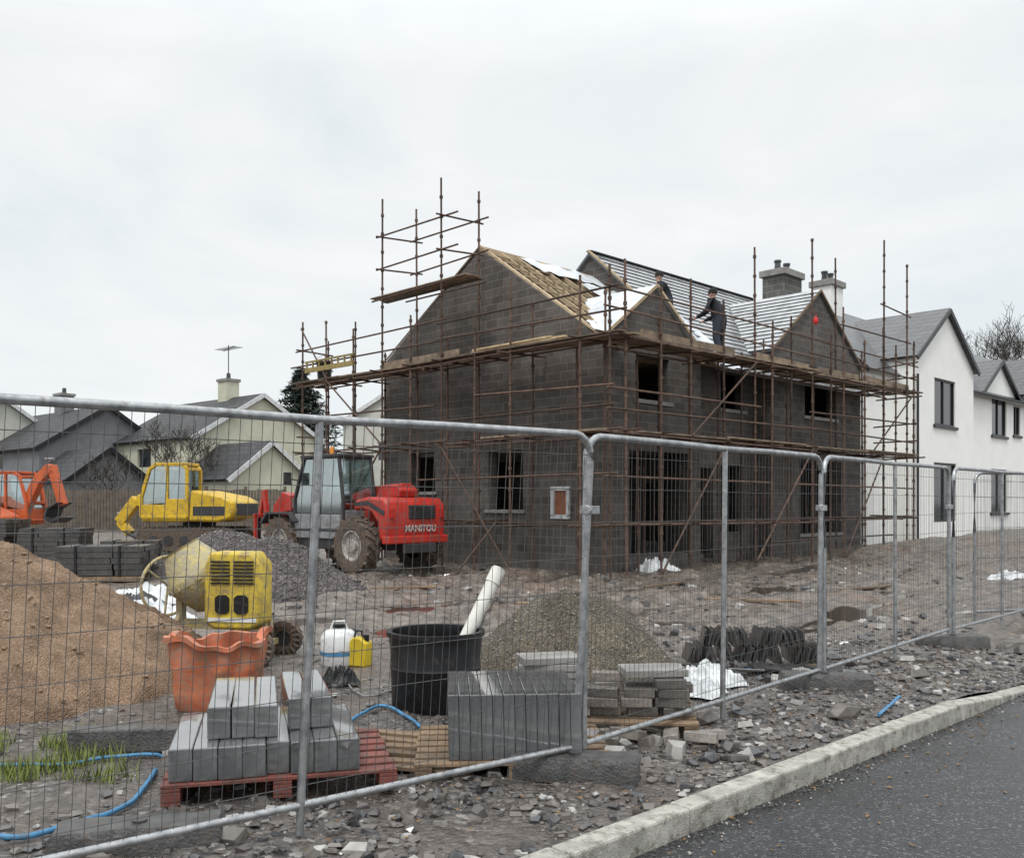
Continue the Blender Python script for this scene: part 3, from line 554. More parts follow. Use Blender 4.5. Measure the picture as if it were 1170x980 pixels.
# ------------------------------------------------------------------ workers
def person(loc,rz,label,J,E,scale=1.):
    me=bpy.data.meshes.new('person'); bm=bmesh.new(); ly=bm.verts.layers.skin.verify(); idx={}
    for n,(p,r,_) in J.items():
        v=bm.verts.new(p); v[ly].radius=(r,r); v[ly].use_root=(n=='pelvis'); idx[n]=v
    for a,c in E: bm.edges.new((idx[a],idx[c]))
    bm.to_mesh(me); bm.free(); o=bpy.data.objects.new('person',me); col.objects.link(o)
    m=o.modifiers.new('Skin','SKIN'); m.use_smooth_shade=True; s=o.modifiers.new('Sub','SUBSURF'); s.levels=2; s.render_levels=2
    bpy.context.view_layer.update()
    m2=bpy.data.meshes.new_from_object(o.evaluated_get(bpy.context.evaluated_depsgraph_get())); o.modifiers.clear(); o.data=m2
    m2.materials.clear()
    for q in (SKIN,JACK,JEAN,BLKP): m2.materials.append(q)
    js=list(J.values())
    for p in m2.polygons:
        c=p.center; best=min(js,key=lambda j:(V(j[0])-c).length-j[1]*.6); p.material_index=best[2]; p.use_smooth=True
    o.location=loc; o.rotation_euler.z=rz; o.scale=(scale,)*3; tag(o,label,'person')
    h=V(J['head'][0]); b=MB(); b.lathe([(.118,-.01),(.12,.03),(.105,.09),(.06,.13),(.001,.14)],16); b.build('beanie',HAIR,o,smooth=60,loc=h+V((0,.0,.03)))
    b=MB(); b.ico((0,.105,0),.03,.1,(.7,.9,1.2)); b.build('nose',SKIN,o,smooth=60,loc=h)
    for sx in (-1,1): b=MB(); b.ico((sx*.1,0,-.005),.035,.1,(.4,.8,1.2)); b.build('ear',SKIN,o,smooth=60,loc=h)
    return o
def pose(hip,lean,kneey,anky):
    J={};E=[]
    hz=hip; J['pelvis']=((0,0,hz),.2,2); J['waist']=((0,lean*.25,hz+.16),.205,1); J['chest']=((0,lean*.7,hz+.4),.245,1); J['neck']=((0,lean*.98,hz+.56),.085,1); J['jaw']=((0,lean*1.06+.02,hz+.64),.075,0); J['head']=((0,lean*1.08,hz+.72),.1,0); J['crown']=((0,lean*1.06,hz+.79),.085,0)
    E+=[('pelvis','waist'),('waist','chest'),('chest','neck'),('neck','jaw'),('jaw','head'),('head','crown')]
    for n,s in (('l',-1),('r',1)):
        J[n+'hip']=((s*.12,0,hz-.05),.14,2); J[n+'knee']=((s*.18,kneey*(1 if s>0 else .7),hz*.5+.02),.1,2); J[n+'ank']=((s*.2,anky+s*.05,.1),.074,2); J[n+'heel']=((s*.2,anky+s*.05+.03,.05),.05,3); J[n+'toe']=((s*.21,anky+s*.05+.19,.04),.04,3)
        sh=V((s*.23,lean*.76,hz+.47)); el=sh+V((s*.08,.12,-.25)); wr=el+V((-s*.04,.22,-.08)); pa=wr+V((-s*.01,.07,-.03))
        J[n+'sh']=(tuple(sh),.108,1); J[n+'el']=(tuple(el),.082,1); J[n+'wr']=(tuple(wr),.048,1); J[n+'pa']=(tuple(pa),.036,0)
        E+=[('pelvis',n+'hip'),(n+'hip',n+'knee'),(n+'knee',n+'ank'),(n+'ank',n+'heel'),(n+'heel',n+'toe'),('chest',n+'sh'),(n+'sh',n+'el'),(n+'el',n+'wr'),(n+'wr',n+'pa')]
        for i in range(4):
            L_=(.07,.08,.075,.06)[i]; q=pa+V(((i-1.5)*.02*s,.04,0)); q2=q+V((0,L_*.6,-.01)); q3=q2+V((0,L_*.35,-.035))
            J[f'{n}f{i}a']=(tuple(q2),.009,0); J[f'{n}f{i}b']=(tuple(q3),.008,0); E+=[(n+'pa',f'{n}f{i}a'),(f'{n}f{i}a',f'{n}f{i}b')]
        q=pa+V((-s*.05,.02,.0)); q2=q+V((-s*.01,.035,-.02)); J[n+'t0']=(tuple(q),.011,0); J[n+'t1']=(tuple(q2),.009,0); E+=[(n+'pa',n+'t0'),(n+'t0',n+'t1')]
    return J,E
J,E=pose(.88,.18,.06,-.02); person(H(3.75,-.75,5.36),TH+R(12),'person in dark jacket standing on the scaffold bent towards the roof edge',J,E)
J,E=pose(.8,.22,.16,-.05); person(H(3.95,1.0,6.2),TH+R(40),'person in dark clothes on the roof behind the small gable, only head and shoulders showing',J,E)
# ------------------------------------------------------------------ white house
wh=empty('white_house',C,TH,'finished white rendered house with dark slate roof and front gables','house')
def win(x0,x1,z0,z1,y,mull=1,door=False):
    b=MB()
    for p,q in (((x0,z0),(x1,z0)),((x0,z1),(x1,z1)),((x0,z0),(x0,z1)),((x1,z0),(x1,z1))):
        b.bar((p[0],y+.1,p[1]),(q[0],y+.1,q[1]),.14,.09,V((0,1,0)))
    for k in range(mull): x=x0+(x1-x0)*(k+1)/(mull+1); b.bar((x,y+.1,z0),(x,y+.1,z1),.08,.08,V((0,1,0)))
    o=b.build('door' if door else 'window',BFR,wh); b=MB(); b.box(x0,x1,y+.11,y+.12,z0,z1); b.build('pane',PANE,o)
    if not door: b=MB(); b.box(x0-.12,x1+.12,y-.08,y+.05,z0-.12,z0-.003); b.build('sill',BFR,o)
wA=[(19.75,21.9,4.65,6.45),(19.7,22.0,.9,3.2)]; wB=[(28.6,30.6,4.75,6.5),(28.5,30.7,1.2,3.2),(25,26.2,.5,2.8),(31.6,32.6,4.9,6.3)]; wD=[(36,38,4.65,6.4),(36,38,1.2,3.2)]
b=MB()
wall(b,'y',15.4,.3,[(.8,6.6),(4.2,9.55),(7.6,6.6)]); wall(b,'x',.8,.3,[(15.7,6.6),(17.9,6.6)])
wall(b,'x',0,.3,[(17.9,7.1),(20.9,9.1),(23.9,7.1)],wA); wall(b,'y',17.9,.3,[(.3,7.15),(3.5,7.15)]); wall(b,'y',23.6,.3,[(.3,7.15),(3.5,7.15)])
wall(b,'x',.8,.3,[(23.9,6.6),(27.2,6.6),(29.6,8.15),(32,6.6),(34,6.6)],wB)
wall(b,'x',0,.3,[(34,7.1),(37,9.1),(40,7.1)],wD); wall(b,'y',34,.3,[(.3,7.15),(3.5,7.15)]); wall(b,'y',39.7,.3,[(.3,7.15),(7.3,7.15)])
wall(b,'x',7.3,.3,[(15.7,6.6),(40,6.6)]); b.build('wall',RENDER,wh)
for w in wA: win(*w,0,1,w[2]<1)
for w in wB: win(*w,.8,1,w[2]<1)
for w in wD: win(*w,0,1)
b=MB(); b.slab([(15.25,.5,6.4),(40.2,.5,6.4),(40.2,4.2,9.7),(15.25,4.2,9.7)],.1); b.slab([(15.25,7.9,6.4),(40.2,7.9,6.4),(40.2,4.2,9.7),(15.25,4.2,9.7)],.1)
gs=((20.9,3.2,9.25,7.05,-.15),(29.6,2.6,8.28,6.6,.65),(37,3.2,9.25,7.05,-.15))
for xc,hw,zr,ze,yf in gs:
    for sg in (-1,1):
        yr=.5+(zr-6.4)/.892; ye=.5+(ze-6.4)/.892; b.slab([(xc+sg*hw,yf,ze),(xc,yf,zr),(xc,yr,zr),(xc+sg*hw,ye,ze)],.09)
rf=b.build('roof',SLATE,wh)
for xc,hw,zr,ze,yf in gs:
    for sg in (-1,1): b=MB(); b.bar((xc+sg*hw,yf-.03,ze-.1),(xc,yf-.03,zr-.1),.06,.16); b.build('bargeboard',BFR,rf)
b=MB(); b.bar((15.23,.5,6.32),(15.23,4.2,9.62),.06,.16); b.build('bargeboard',BFR,rf)
def chimney(x,wm,h,w,d):
    b=MB(); b.box(x-w,x+w,4.2-d,4.2+d,8.9,h-.25); o=b.build('chimney',wm,rf)
    b=MB(); b.box(x-w-.1,x+w+.1,4.1-d,4.3+d,h-.25,h); b.build('cap',SLAB,o,bevel=.02)
    for k in (-.5,.5):
        b=MB(); b.lathe([(.13,h),(.11,h+.3),(.14,h+.33),(.14,h+.4),(.09,h+.4),(.08,h+.1),(.001,h+.1)],14,Matrix.Translation((x+k*w,4.2,0))); b.build('chimney_pot',SLATE,o,smooth=40)
chimney(15.8,CHIM,10.5,.68,.45); chimney(19.5,RENDER,10.75,.52,.42)
for x,y in ((23.98,.72),(17.98,-.08),(33.9,.72)):
    b=MB(); b.tube([(x,y,.2),(x,y,6.4)],.045,8); b.build('downpipe',BFR,wh,smooth=40)
b=MB(); b.tube([(23.9,.42,6.42),(34,.42,6.42)],.06,8); b.build('gutter',BFR,wh,smooth=40)
# ------------------------------------------------------------------ far houses
def far_house(name,label,peak,rz,L_,W,eave,ridge,wm,ch=None,wins=()):
    dx,dy=math.cos(rz),math.sin(rz); o=empty(name,(peak[0]-dx*L_/2,peak[1]-dy*L_/2,0),rz,label,'garage' if name=='garage' else 'house')
    b=MB(); h=L_/2; w=W/2; ops=list(wins)
    wall(b,'y',h,-.3,[(-w,eave),(0,ridge-.1),(w,eave)],ops); wall(b,'y',-h,.3,[(-w,eave),(0,ridge-.1),(w,eave)])
    wall(b,'x',-w,.3,[(-h+.3,eave),(h-.3,eave)],[(-1.5,0,3.6,4.6)] if eave>4 else []); wall(b,'x',w,-.3,[(-h+.3,eave),(h-.3,eave)]); b.build('wall',wm,o)
    b=MB(); e=.3; sl=(ridge-eave)/w
    for s in (-1,1): b.slab([(-h-.2,s*(w+e),eave-sl*e+.1),(h+.2,s*(w+e),eave-sl*e+.1),(h+.2,0,ridge+.1),(-h-.2,0,ridge+.1)],.12)
    rf=b.build('roof',SLATEF,o)
    for s in (-1,1): b=MB(); b.bar((h+.22,s*(w+e),eave-sl*e),(h+.22,0,ridge),.05,.22); b.build('bargeboard',WHP if wm is not GREYR else BFR,rf)
    if ch is not None:
        b=MB(); b.box(ch-.45,ch+.45,-.4,.4,ridge-.5,ridge+1.0); c=b.build('chimney',wm,rf); b=MB(); b.box(ch-.52,ch+.52,-.47,.47,ridge+1,ridge+1.15); b.build('cap',SLAB,c)
        b=MB(); b.lathe([(.13,ridge+1.15),(.11,ridge+1.5),(.001,ridge+1.5)],10,Matrix.Translation((ch,0,0))); b.build('chimney_pot',SLATE,c)
    for y0,y1,z0,z1 in ops:
        b=MB()
        for p,q in (((y0,z0),(y1,z0)),((y0,z1),(y1,z1)),((y0,z0),(y0,z1)),((y1,z0),(y1,z1)),(((y0+y1)/2,z0),((y0+y1)/2,z1))): b.bar((h-.1,*p),(h-.1,*q),.09,.09,V((1,0,0)))
        f=b.build('window',WHP,o); b=MB(); b.box(h-.14,h-.12,y0,y1,z0,z1); b.build('pane',PANE,f)
    if eave>4: b=MB(); b.box(-1.5,0,-w+.12,-w+.13,3.6,4.6); b.build('window',PANE,o)
    return o
A41=R(-41)
hB=far_house('cream_house','cream rendered house with slate roof and aerial behind the yellow excavator',(-13.6,50),A41,9,8,5.1,7.5,CREAM,1.2,[(-.2,.7,3.6,4.7)])
far_house('grey_house','grey rendered house with slate roof at far left behind the site',(-22.9,52),A41,10,7.4,4.7,7.1,GREYR,-.6,[(-1,.2,3.2,4.3)])
far_house('grey_house','slate roofed house partly cut by the left edge of the photo',(-30.5,55),A41,11,8,5.2,7.9,PALE,-2)
far_house('pale_house','pale cream house seen just left of the block house gable',(-6.6,56),R(-90),9,7.4,6.6,9.0,PALE,None,[(-1.6,-.6,4.2,5.4),(-2.4,-1.4,1.2,2.6)])
far_house('garage','low slate roofed garage beside the cream house',(-11.8,45),A41,5.5,4.4,2.9,4.6,CREAM)
far_house('garage','low slate roofed garage beside the grey house',(-20.6,47),A41,5,4,2.9,4.4,GREYR)
b=MB(); x0=1.2; b.tube([(x0,0,8.4),(x0,0,10.6)],.03,6); b.tube([(x0-.9,.2,10.4),(x0+1.0,-.2,10.4)],.02,6)
for k in range(9): xx=x0-.85+.22*k; b.tube([(xx,-.35,10.4),(xx,.35,10.4)],.014,5)
b.build('aerial',DKG,hB)
wf=empty('wooden_fence',(-23,42,0.3),0,'brown vertical board fence below the grey house','fence')
for k in range(8): b=MB(); b.box(k*1.8-.06,k*1.8+.06,.03,.15,0,2.1); b.build('post',WFEN,wf)
b=MB()
for k in range(90): h=1.95+U(-.03,.03); b.box(k*.14,k*.14+.12,0,.022,0.05,h)
b.bar((0,.05,.5),(12.6,.05,.5),.06,.08); b.bar((0,.05,1.5),(12.6,.05,1.5),.06,.08); b.build('boards',WFEN,wf)
def leafmass(name,label,cat,mat,x0,x1,y,w,h,n,s):
    b=MB()
    for i in range(n):
        x=U(x0,x1); hh=h*(.75+.35*nz(x,y,.35,6)+.12*nz(x,y,1.5,2)); z=U(0,1)**.7*hh; yy=y+U(-w,w)*(1-(z/hh)**3*.5)
        a=V((U(-1,1),U(-1,1),U(-1,1))).normalized(); p,q,_=frame(a); c=V((x,yy,z+.3)); p=p*s*U(.5,1.3); q=q*s*U(.3,.8)
        b.add([c-p,c+q,c+p,c-q],[(0,1,2,3)])
    return tag(b.build(name,mat),label,cat)
leafmass('hedge','dark green hedge behind the wooden fence','hedge',HEDG,-40,-8,46,.9,1.9,9000,.16)
tag(leafmass('tree_belt','distant dark belt of hedges and trees on the horizon','trees',HEDG,-80,60,85,3,2.6,9000,.5),kind='stuff')
# ------------------------------------------------------------------ trees
def bare_tree(loc,h,label,seed,spread=.5,depth=6,r0=.2,tw=.012):
    random.seed(seed); t=empty('bare_tree',loc,0,label,'tree'); tr=MB(); cr=MB()
    def grow(p,d,l,r,k):
        pts=[p];q=p;dd=d
        for i in range(3): dd=(dd+V((U(-.2,.2),U(-.2,.2),U(-.02,.2)))).normalized(); q=q+dd*l/3; pts.append(q)
        (tr if k==0 else cr).tube(pts,[r,r*.9,r*.78,r*.65],7 if k<2 else 4)
        if k<depth:
            for j in range(3 if k<5 else 2+(random.random()<.6)):
                a=V((U(-1,1),U(-1,1),U(-.1,.7))).normalized(); nd=(dd*(1-spread)+a*spread*1.25).normalized(); grow(pts[3] if j else pts[2],nd,l*U(.66,.86),max(tw,r*.55),k+1)
    grow(V((0,0,-.1)),V((0,0,1)),h*.27,r0,0)
    top=max(v[2] for v in cr.v); f=h/top
    for m in (tr,cr): m.v=[(a*f,c*f,e*f) for a,c,e in m.v]
    tr.build('trunk',BARK,t,smooth=60); cr.build('crown',BARK,t,smooth=60); return t
bare_tree((33.7,66,0),16,'leafless tree above the white house roof at far right',11,.46,8,.2,.013)
bare_tree((-16.2,44.5,.3),5.4,'small leafless tree in front of the cream house',5,.55,6,.09)
bare_tree((-20,45,.3),4.0,'small leafless shrub in front of the grey house',9,.6,5,.06)
random.seed(3)
ct=empty('conifer_tree',(-13.75,60,0),0,'dark green conifer between the cream house and the scaffold','tree')
b=MB(); b.tube([(0,0,0),(.05,0,5),(0,0,10.4)],[.22,.14,.02],8); b.build('trunk',BARK,ct); b=MB()
for i in range(560):
    z=1+9.3*random.random()**.8; L_=(10.6-z)*.62*U(.45,1.1)+.15; a=U(0,6.28); d=V((math.cos(a),math.sin(a),-.1))
    for j in range(16):
        t=U(.1,1); c=V((0,0,z))+d*L_*t+V((U(-.12,.12),U(-.12,.12),U(-.14,.06))); p=V((U(-1,1),U(-1,1),U(-.7,.2))).normalized()*.28; q=V((U(-1,1),U(-1,1),U(-1,1))).normalized()*.06
        b.add([c-p,c+q,c+p,c-q],[(0,1,2,3)])
b.build('crown',NEED,ct)
# ------------------------------------------------------------------ machines
def wheel(parent,x,y,r,w,side,rimmat,name='wheel'):
    T=Matrix.Translation((x,y,r))@Matrix.Rotation(R(90),4,'X'); b=MB(); h=w/2
    b.lathe([(r*.55,-h*.8),(r*.8,-h),(r*.95,-h*.9),(r*.97,-h*.5),(r*.97,h*.5),(r*.95,h*.9),(r*.8,h),(r*.55,h*.8),(r*.5,0)],32,T,False)
    for k in range(18):
        for s in (-1,1):
            a=2*math.pi*(k+.5*(s>0))/18; L=T@Matrix.Rotation(a,4,'Z')@Matrix.Translation((r*.97,0,s*h*.5))@Matrix.Rotation(s*.6,4,'X'); b.box(-.03,.035,-.035,.035,-h*.55,h*.55,L)
    o=b.build(name,RUB,parent,smooth=35); b=MB()
    s=-1 if side>0 else 1
    b.lathe([(r*.56,s*h*.75),(r*.5,s*h*.8),(r*.45,s*h*.45),(r*.22,s*h*.4),(r*.2,s*h*.7),(.001,s*h*.7)],24,T,False)
    for k in range(8): a=6.283*k/8; b.lathe([(.02,s*h*.38),(.02,s*h*.48),(.001,s*h*.48)],6,T@Matrix.Translation((r*.33*math.cos(a),r*.33*math.sin(a),0)))
    b.build('rim',rimmat,o,smooth=35); return o
fa=math.atan2(.67,-.74)
tl=empty('telehandler',(-2.95,21.95,gz(-2.95,21.95)-.02),fa,'red telehandler with dark cab parked beside the block house gable','telehandler')
for x in (0,2.9):
    for y in (-.95,.95): wheel(tl,x,y,.66,.42,y,RIM)
b=MB(); b.box(-.55,3.6,-.42,.42,.55,1.0); b.tube([(0,-.9,.66),(0,.9,.66)],.11,10); b.tube([(2.9,-.9,.66),(2.9,.9,.66)],.11,10); b.box(.75,2.15,.35,1.0,.55,.8); b.build('chassis',DKG,tl,bevel=.02)
b=MB(); b.prism([(-.98,.8),(-1.02,1.15),(-1.0,1.62),(-.88,1.76),(-.3,1.79),(.15,1.72),(.22,1.48),(.1,1.47),(-.1,1.5),(-.45,1.42),(-.66,1.2),(-.72,.8)],-.9,.9); b.box(-.62,.45,-.42,.42,.9,1.5); b.build('rear_body',TRED,tl,bevel=.06,smooth=50)
b=MB(); b.prism([(-.45,1.79),(-.5,1.95),(-.35,2.08),(.2,2.08),(.45,1.75)],-.5,.06); b.build('boom_pivot',TRED,tl,bevel=.03)
b=MB(); b.box(-1.05,-.97,-.55,.25,1.28,1.6)
for k in range(5): b.box(-1.07,-1.04,-.53,.23,1.31+k*.058,1.338+k*.058)
b.build('grille',DKG,tl,bevel=.01)
b=MB(); b.prism([(-.95,1.46),(-.35,1.7),(.15,1.66),(.17,1.58),(-.35,1.6),(-.9,1.36)],.904,.912); b.build('side_stripe',DKG,tl)
b=MB(); b.box(-1.1,-.86,-.94,.94,.72,.9); b.build('counterweight',TRED,tl,bevel=.03)
b=MB(); b.box(-1.13,-1.07,-.5,.5,.5,.72); b.build('tow_plate',DKG,tl,bevel=.02)
LAMP=M('lamp_red',(.5,.03,.02),(.4,.02,.02),.25)
for s in (-1,1):
    b=MB(); b.box(-1.07,-.99,s*.76-.05,s*.76+.05,1.3,1.52); b.build('tail_light',LAMP,tl,bevel=.01)
text('MANITOU',.21,M('faded_lettering',(.6,.53,.5),(.4,.32,.29),.6),tl,Matrix.Translation((-1.032,-.1,1.06))@Matrix.Rotation(R(-90),4,'Z')@Matrix.Rotation(R(90),4,'X'))
b=MB(); cab=[(.42,1.0),(.42,1.7),(.58,2.74),(1.95,2.74),(2.35,1.75),(2.35,1.0)]
for y in (.08,1.02):
    for p,q in zip(cab,cab[1:]+cab[:1]): b.bar((p[0],y,p[1]),(q[0],y,q[1]),.07,.07,V((0,1,0)))
    b.bar((1.35,y,1.0),(1.35,y,2.7),.05,.05)
for p in cab: b.bar((p[0],.08,p[1]),(p[0],1.02,p[1]),.07,.07)
b.box(.5,2.05,.02,1.08,2.74,2.81); cabo=b.build('cab',DKG,tl,bevel=.012)
b=MB()
for y in (.09,1.01): b.prism([(.44,1.4),(.44,1.72),(.6,2.7),(1.93,2.7),(2.31,1.75),(2.31,1.4)],y-.006,y+.006)
b.hexa([(2.33,.12,1.75),(2.35,.12,1.75),(2.35,.98,1.75),(2.33,.98,1.75),(1.94,.12,2.7),(1.96,.12,2.7),(1.96,.98,2.7),(1.94,.98,2.7)])
b.hexa([(.41,.12,1.5),(.42,.12,1.5),(.42,.98,1.5),(.41,.98,1.5),(.56,.12,2.7),(.57,.12,2.7),(.57,.98,2.7),(.56,.98,2.7)]); b.build('cab_glass',GLS,cabo)
b=MB(); b.box(.44,2.33,.97,1.05,.8,1.38); b.box(.38,.42,.12,.98,.9,1.48); b.box(2.33,2.37,.12,.98,.9,1.7); b.build('lower_panel',LTG,cabo,bevel=.015)
b=MB(); b.box(1.1,1.55,.35,.8,1.15,1.3); b.box(1.05,1.17,.35,.8,1.3,1.9); b.tube([(1.95,.56,1.2),(1.85,.56,1.75)],.03,6); b.build('driver_seat',BLKP,cabo,bevel=.03)
b=MB(); b.hexa([(-.4,-.4,1.80),(-.4,-.06,1.80),(3.3,-.06,1.55),(3.3,-.4,1.55),(-.4,-.4,2.12),(-.4,-.06,2.12),(3.3,-.06,1.9),(3.3,-.4,1.9)]); b.build('boom',TRED,tl,bevel=.03)
b=MB(); b.hexa([(3.2,-.36,1.6),(3.2,-.1,1.6),(4.3,-.1,1.5),(4.3,-.36,1.5),(3.2,-.36,1.86),(3.2,-.1,1.86),(4.3,-.1,1.76),(4.3,-.36,1.76)]); b.build('inner_boom',LTG,tl)
b=MB(); b.prism([(4.1,1.85),(4.5,1.95),(4.9,1.6),(5.05,.9),(5.0,.4),(4.8,.4),(4.72,.95),(4.45,1.4),(4.1,1.45)],-.41,-.04); b.box(5.0,5.08,-.7,.5,.45,.56); b.box(5.0,5.08,-.7,.5,1.25,1.36); b.box(5.0,5.08,-.68,-.58,.45,1.36); b.box(5.0,5.08,.38,.48,.45,1.36); b.bar((4.6,.25,.6),(4.9,.25,2.0),.12,.12); b.bar((4.9,.25,2.0),(5.1,.25,1.3),.1,.1); b.build('fork_carriage',TRED,tl,bevel=.015)
for y in (-.5,.3):
    b=MB(); b.prism([(5.08,.2),(5.08,1.3),(5.13,1.3),(5.13,.26),(6.1,.23),(6.1,.2)],y-.06,y+.06); b.build('fork',DKG,tl)
for y in (-.95,.95):
    b=MB(); b.prism([(2.15,1.2),(2.4,1.42),(3.4,1.42),(3.65,1.15),(3.6,1.12),(3.35,1.37),(2.42,1.37),(2.2,1.17)],y-.24,y+.24); b.build('mudguard',DKG,tl)
b=MB(); b.tube([(2.2,1.0,2.2),(2.3,1.25,2.25)],.018,6); b.box(2.27,2.32,1.18,1.38,2.1,2.4); b.build('mirror',DKG,tl)
b=MB(); b.lathe([(.06,2.81),(.06,2.94),(.04,2.99),(.001,2.99)],12,Matrix.Translation((1.0,.9,0))); b.build('beacon',M('amber_lamp',(.7,.28,.02),(.6,.2,.02),.3),tl,smooth=40)
def excavator(loc,rz,label,bodym,boom,stick,scale=1,cabm=None):
    o=empty('excavator',loc,rz,label,'excavator'); o.scale=(scale,)*3
    for y in (-.85,.85):
        b=MB(); n=22; pr=[]
        for k in range(n):
            a=math.pi/2+math.pi*k/(n/2-1) if k<n/2 else -math.pi/2+math.pi*(k-n/2)/(n/2-1); cx=-1.35 if k<n/2 else 1.35; pr.append((cx+.38*math.cos(a),.4+.38*math.sin(a)))
        b.prism(pr,y-.24,y+.24)
        for k in range(18): b.box(-1.4+k*.165,-1.33+k*.165,y-.25,y+.25,-.02,.04); b.box(-1.4+k*.165,-1.33+k*.165,y-.25,y+.25,.76,.81)
        t=b.build('track',RUB,o)
        for k in range(5):
            b=MB(); b.lathe([(.17,-.26),(.17,.26),(.05,.28),(.001,.28)],14,Matrix.Translation((-1.1+k*.55,y,.36))@Matrix.Rotation(R(90),4,'X')); b.build('track_roller',DKG,t)
    b=MB(); b.box(-.6,.6,-.65,.65,.4,.8); b.lathe([(.55,.8),(.55,.98)],24); b.build('undercarriage',DKG,o)
    b=MB(); b.prism([(-1.6,1.1),(-1.75,1.3),(-1.7,1.65),(-1.3,1.85),(-.2,2.05),(-.05,1.9),(1.5,1.3),(1.5,1.0),(-1.2,.98)],-1.05,-.05); b.prism([(-1.6,1.1),(-1.75,1.3),(-1.7,1.65),(-1.3,1.85),(-.2,2.05),(-.1,1.0),(-1.2,.98)],-.05,1.05); b.box(-.1,1.55,-.05,1.05,.98,1.15); b.build('body',bodym,o,bevel=.08,smooth=50)
    b=MB(); b.box(-1.77,-1.71,-.8,.8,1.2,1.6); b.build('counterweight_panel',DKG,o,bevel=.02)
    b=MB(); b.box(-1.4,-.3,1.052,1.062,1.2,1.5); b.build('side_grille',DKG,o)
    cab=[(-.08,1.15),(-.08,2.75),(.1,2.9),(1.0,2.9),(1.25,2.75),(1.55,1.8),(1.55,1.15)]; b=MB()
    for y in (.1,1.03):
        for p,q in zip(cab,cab[1:]+cab[:1]): b.bar((p[0],y,p[1]),(q[0],y,q[1]),.11,.1,V((0,1,0)))
        b.bar((.62,y,1.15),(.62,y,2.9),.09,.09)
    b.box(.62,1.52,.08,1.06,1.15,1.55); b.box(-.05,.6,1.0,1.07,1.15,1.75); b.box(-.03,1.1,.05,1.08,2.86,2.96)
    for p in cab: b.bar((p[0],.1,p[1]),(p[0],1.03,p[1]),.11,.1)
    c=b.build('cab',cabm or bodym,o,bevel=.02); b=MB()
    for y in (.11,1.02): b.prism([(-.05,1.7),(-.05,2.75),(.1,2.86),(1.0,2.86),(1.22,2.74),(1.5,1.8),(1.5,1.55)],y-.006,y+.006)
    b.hexa([(1.53,.14,1.6),(1.54,.14,1.6),(1.54,1,1.6),(1.53,1,1.6),(1.24,.14,2.74),(1.25,.14,2.74),(1.25,1,2.74),(1.24,1,2.74)]); b.build('cab_glass',GLS,c)
    b=MB(); b.box(.3,.75,.35,.8,1.3,1.5); b.box(.25,.37,.35,.8,1.5,2.2); b.build('driver_seat',BLKP,c,bevel=.03)
    b=MB()
    for p,q in zip(boom,boom[1:]): b.bar((p[0],.3,p[1]),(q[0],.3,q[1]),.3,.36)
    b.build('boom',bodym,o,bevel=.03); b=MB()
    for p,q in zip(stick,stick[1:]): b.bar((p[0],.3,p[1]),(q[0],.3,q[1]),.26,.28)
    b.build('stick',bodym,o,bevel=.03); b=MB(); b.tube([(boom[0][0]+.2,.3,boom[0][1]-.05),(boom[1][0]-.1,.3,boom[1][1]-.35)],.06,8); b.tube([(boom[-1][0]-.3,.3,boom[-1][1]+.3),(stick[0][0]+.1,.3,stick[0][1]+.25)],.05,8); b.build('hydraulic_ram',LTG,o)
    e=stick[-1]; b=MB(); b.prism([(e[0]+.1,e[1]+.1),(e[0]-.45,e[1]-.1),(e[0]-.55,e[1]-.5),(e[0]-.2,e[1]-.65),(e[0]+.2,e[1]-.45),(e[0]+.1,e[1]-.4),(e[0]-.2,e[1]-.55),(e[0]-.45,e[1]-.42),(e[0]-.35,e[1]-.15)],-.1,.7); b.build('digger_bucket',DKG,o); return o
excavator((-10.2,30.0,.1),R(172),'yellow excavator with low folded arm beyond the gravel heap',EXY,[(1.5,1.45),(2.1,1.75),(2.75,.95)],[(2.75,1.0),(2.35,.55)],.95)
excavator((-17.9,31.5,.0),R(-15),'orange excavator with raised arm at far left',EXO,[(1.2,1.3),(1.9,2.6),(2.5,3.1)],[(2.5,3.15),(3.0,1.7)],.92)
# cement mixer
mxr=empty('cement_mixer',(-3.08,9.6,gz(-3.12,9.6)),R(-8),'yellow cement mixer with tilted crusted drum behind the orange tub','cement mixer')
b=MB(); b.tube([(-.45,-.3,.03),(-.4,0,.5),(-.45,.35,.03)],.03,8); b.bar((-.4,0,.3),(-.4,0,.92),.09,.07); b.bar((-.42,0,.35),(.6,0,.35),.08,.1); b.bar((.25,-.1,.1),(.25,-.1,.5),.08,.08); b.bar((.5,-.35,.14),(.5,.35,.14),.06,.06); b.bar((.55,-.25,.12),(.55,-.1,.4),.08,.05); b.build('chassis',DRUM,mxr,smooth=40)
T=Matrix.Translation((-.22,.04,.84))@Matrix.Rotation(R(-30),4,'Y')@Matrix.Rotation(R(12),4,'X')@Matrix.Diagonal((.85,.85,.92,1))
b=MB(); b.lathe([(.001,-.36),(.2,-.36),(.25,-.33),(.38,-.05),(.39,.05),(.375,.07),(.23,.37),(.245,.39),(.225,.39),(.21,.36),(.35,.06),(.34,-.03),(.18,-.3),(.001,-.3)],32,T)
for k in range(16): a=6.283*k/16; b.box(.38,.41,-.03,.03,-.02,.03,T@Matrix.Rotation(a,4,'Z'))
b.build('drum',DRUM,mxr,smooth=40)
b=MB(); b.prism([(.02,.4),(.02,.98),(.08,1.12),(.52,1.12),(.62,1.0),(.62,.4),(.5,.34),(.12,.34)],-.34,-.02); hs=b.build('engine_housing',YEL,mxr,bevel=.03,smooth=40)
b=MB()
for k in range(7):
    b.box(.1,.3,-.356,-.342,.80+k*.036,.815+k*.036); b.box(.34,.55,-.356,-.342,.80+k*.036,.815+k*.036)
b.build('vent',BLKP,hs)
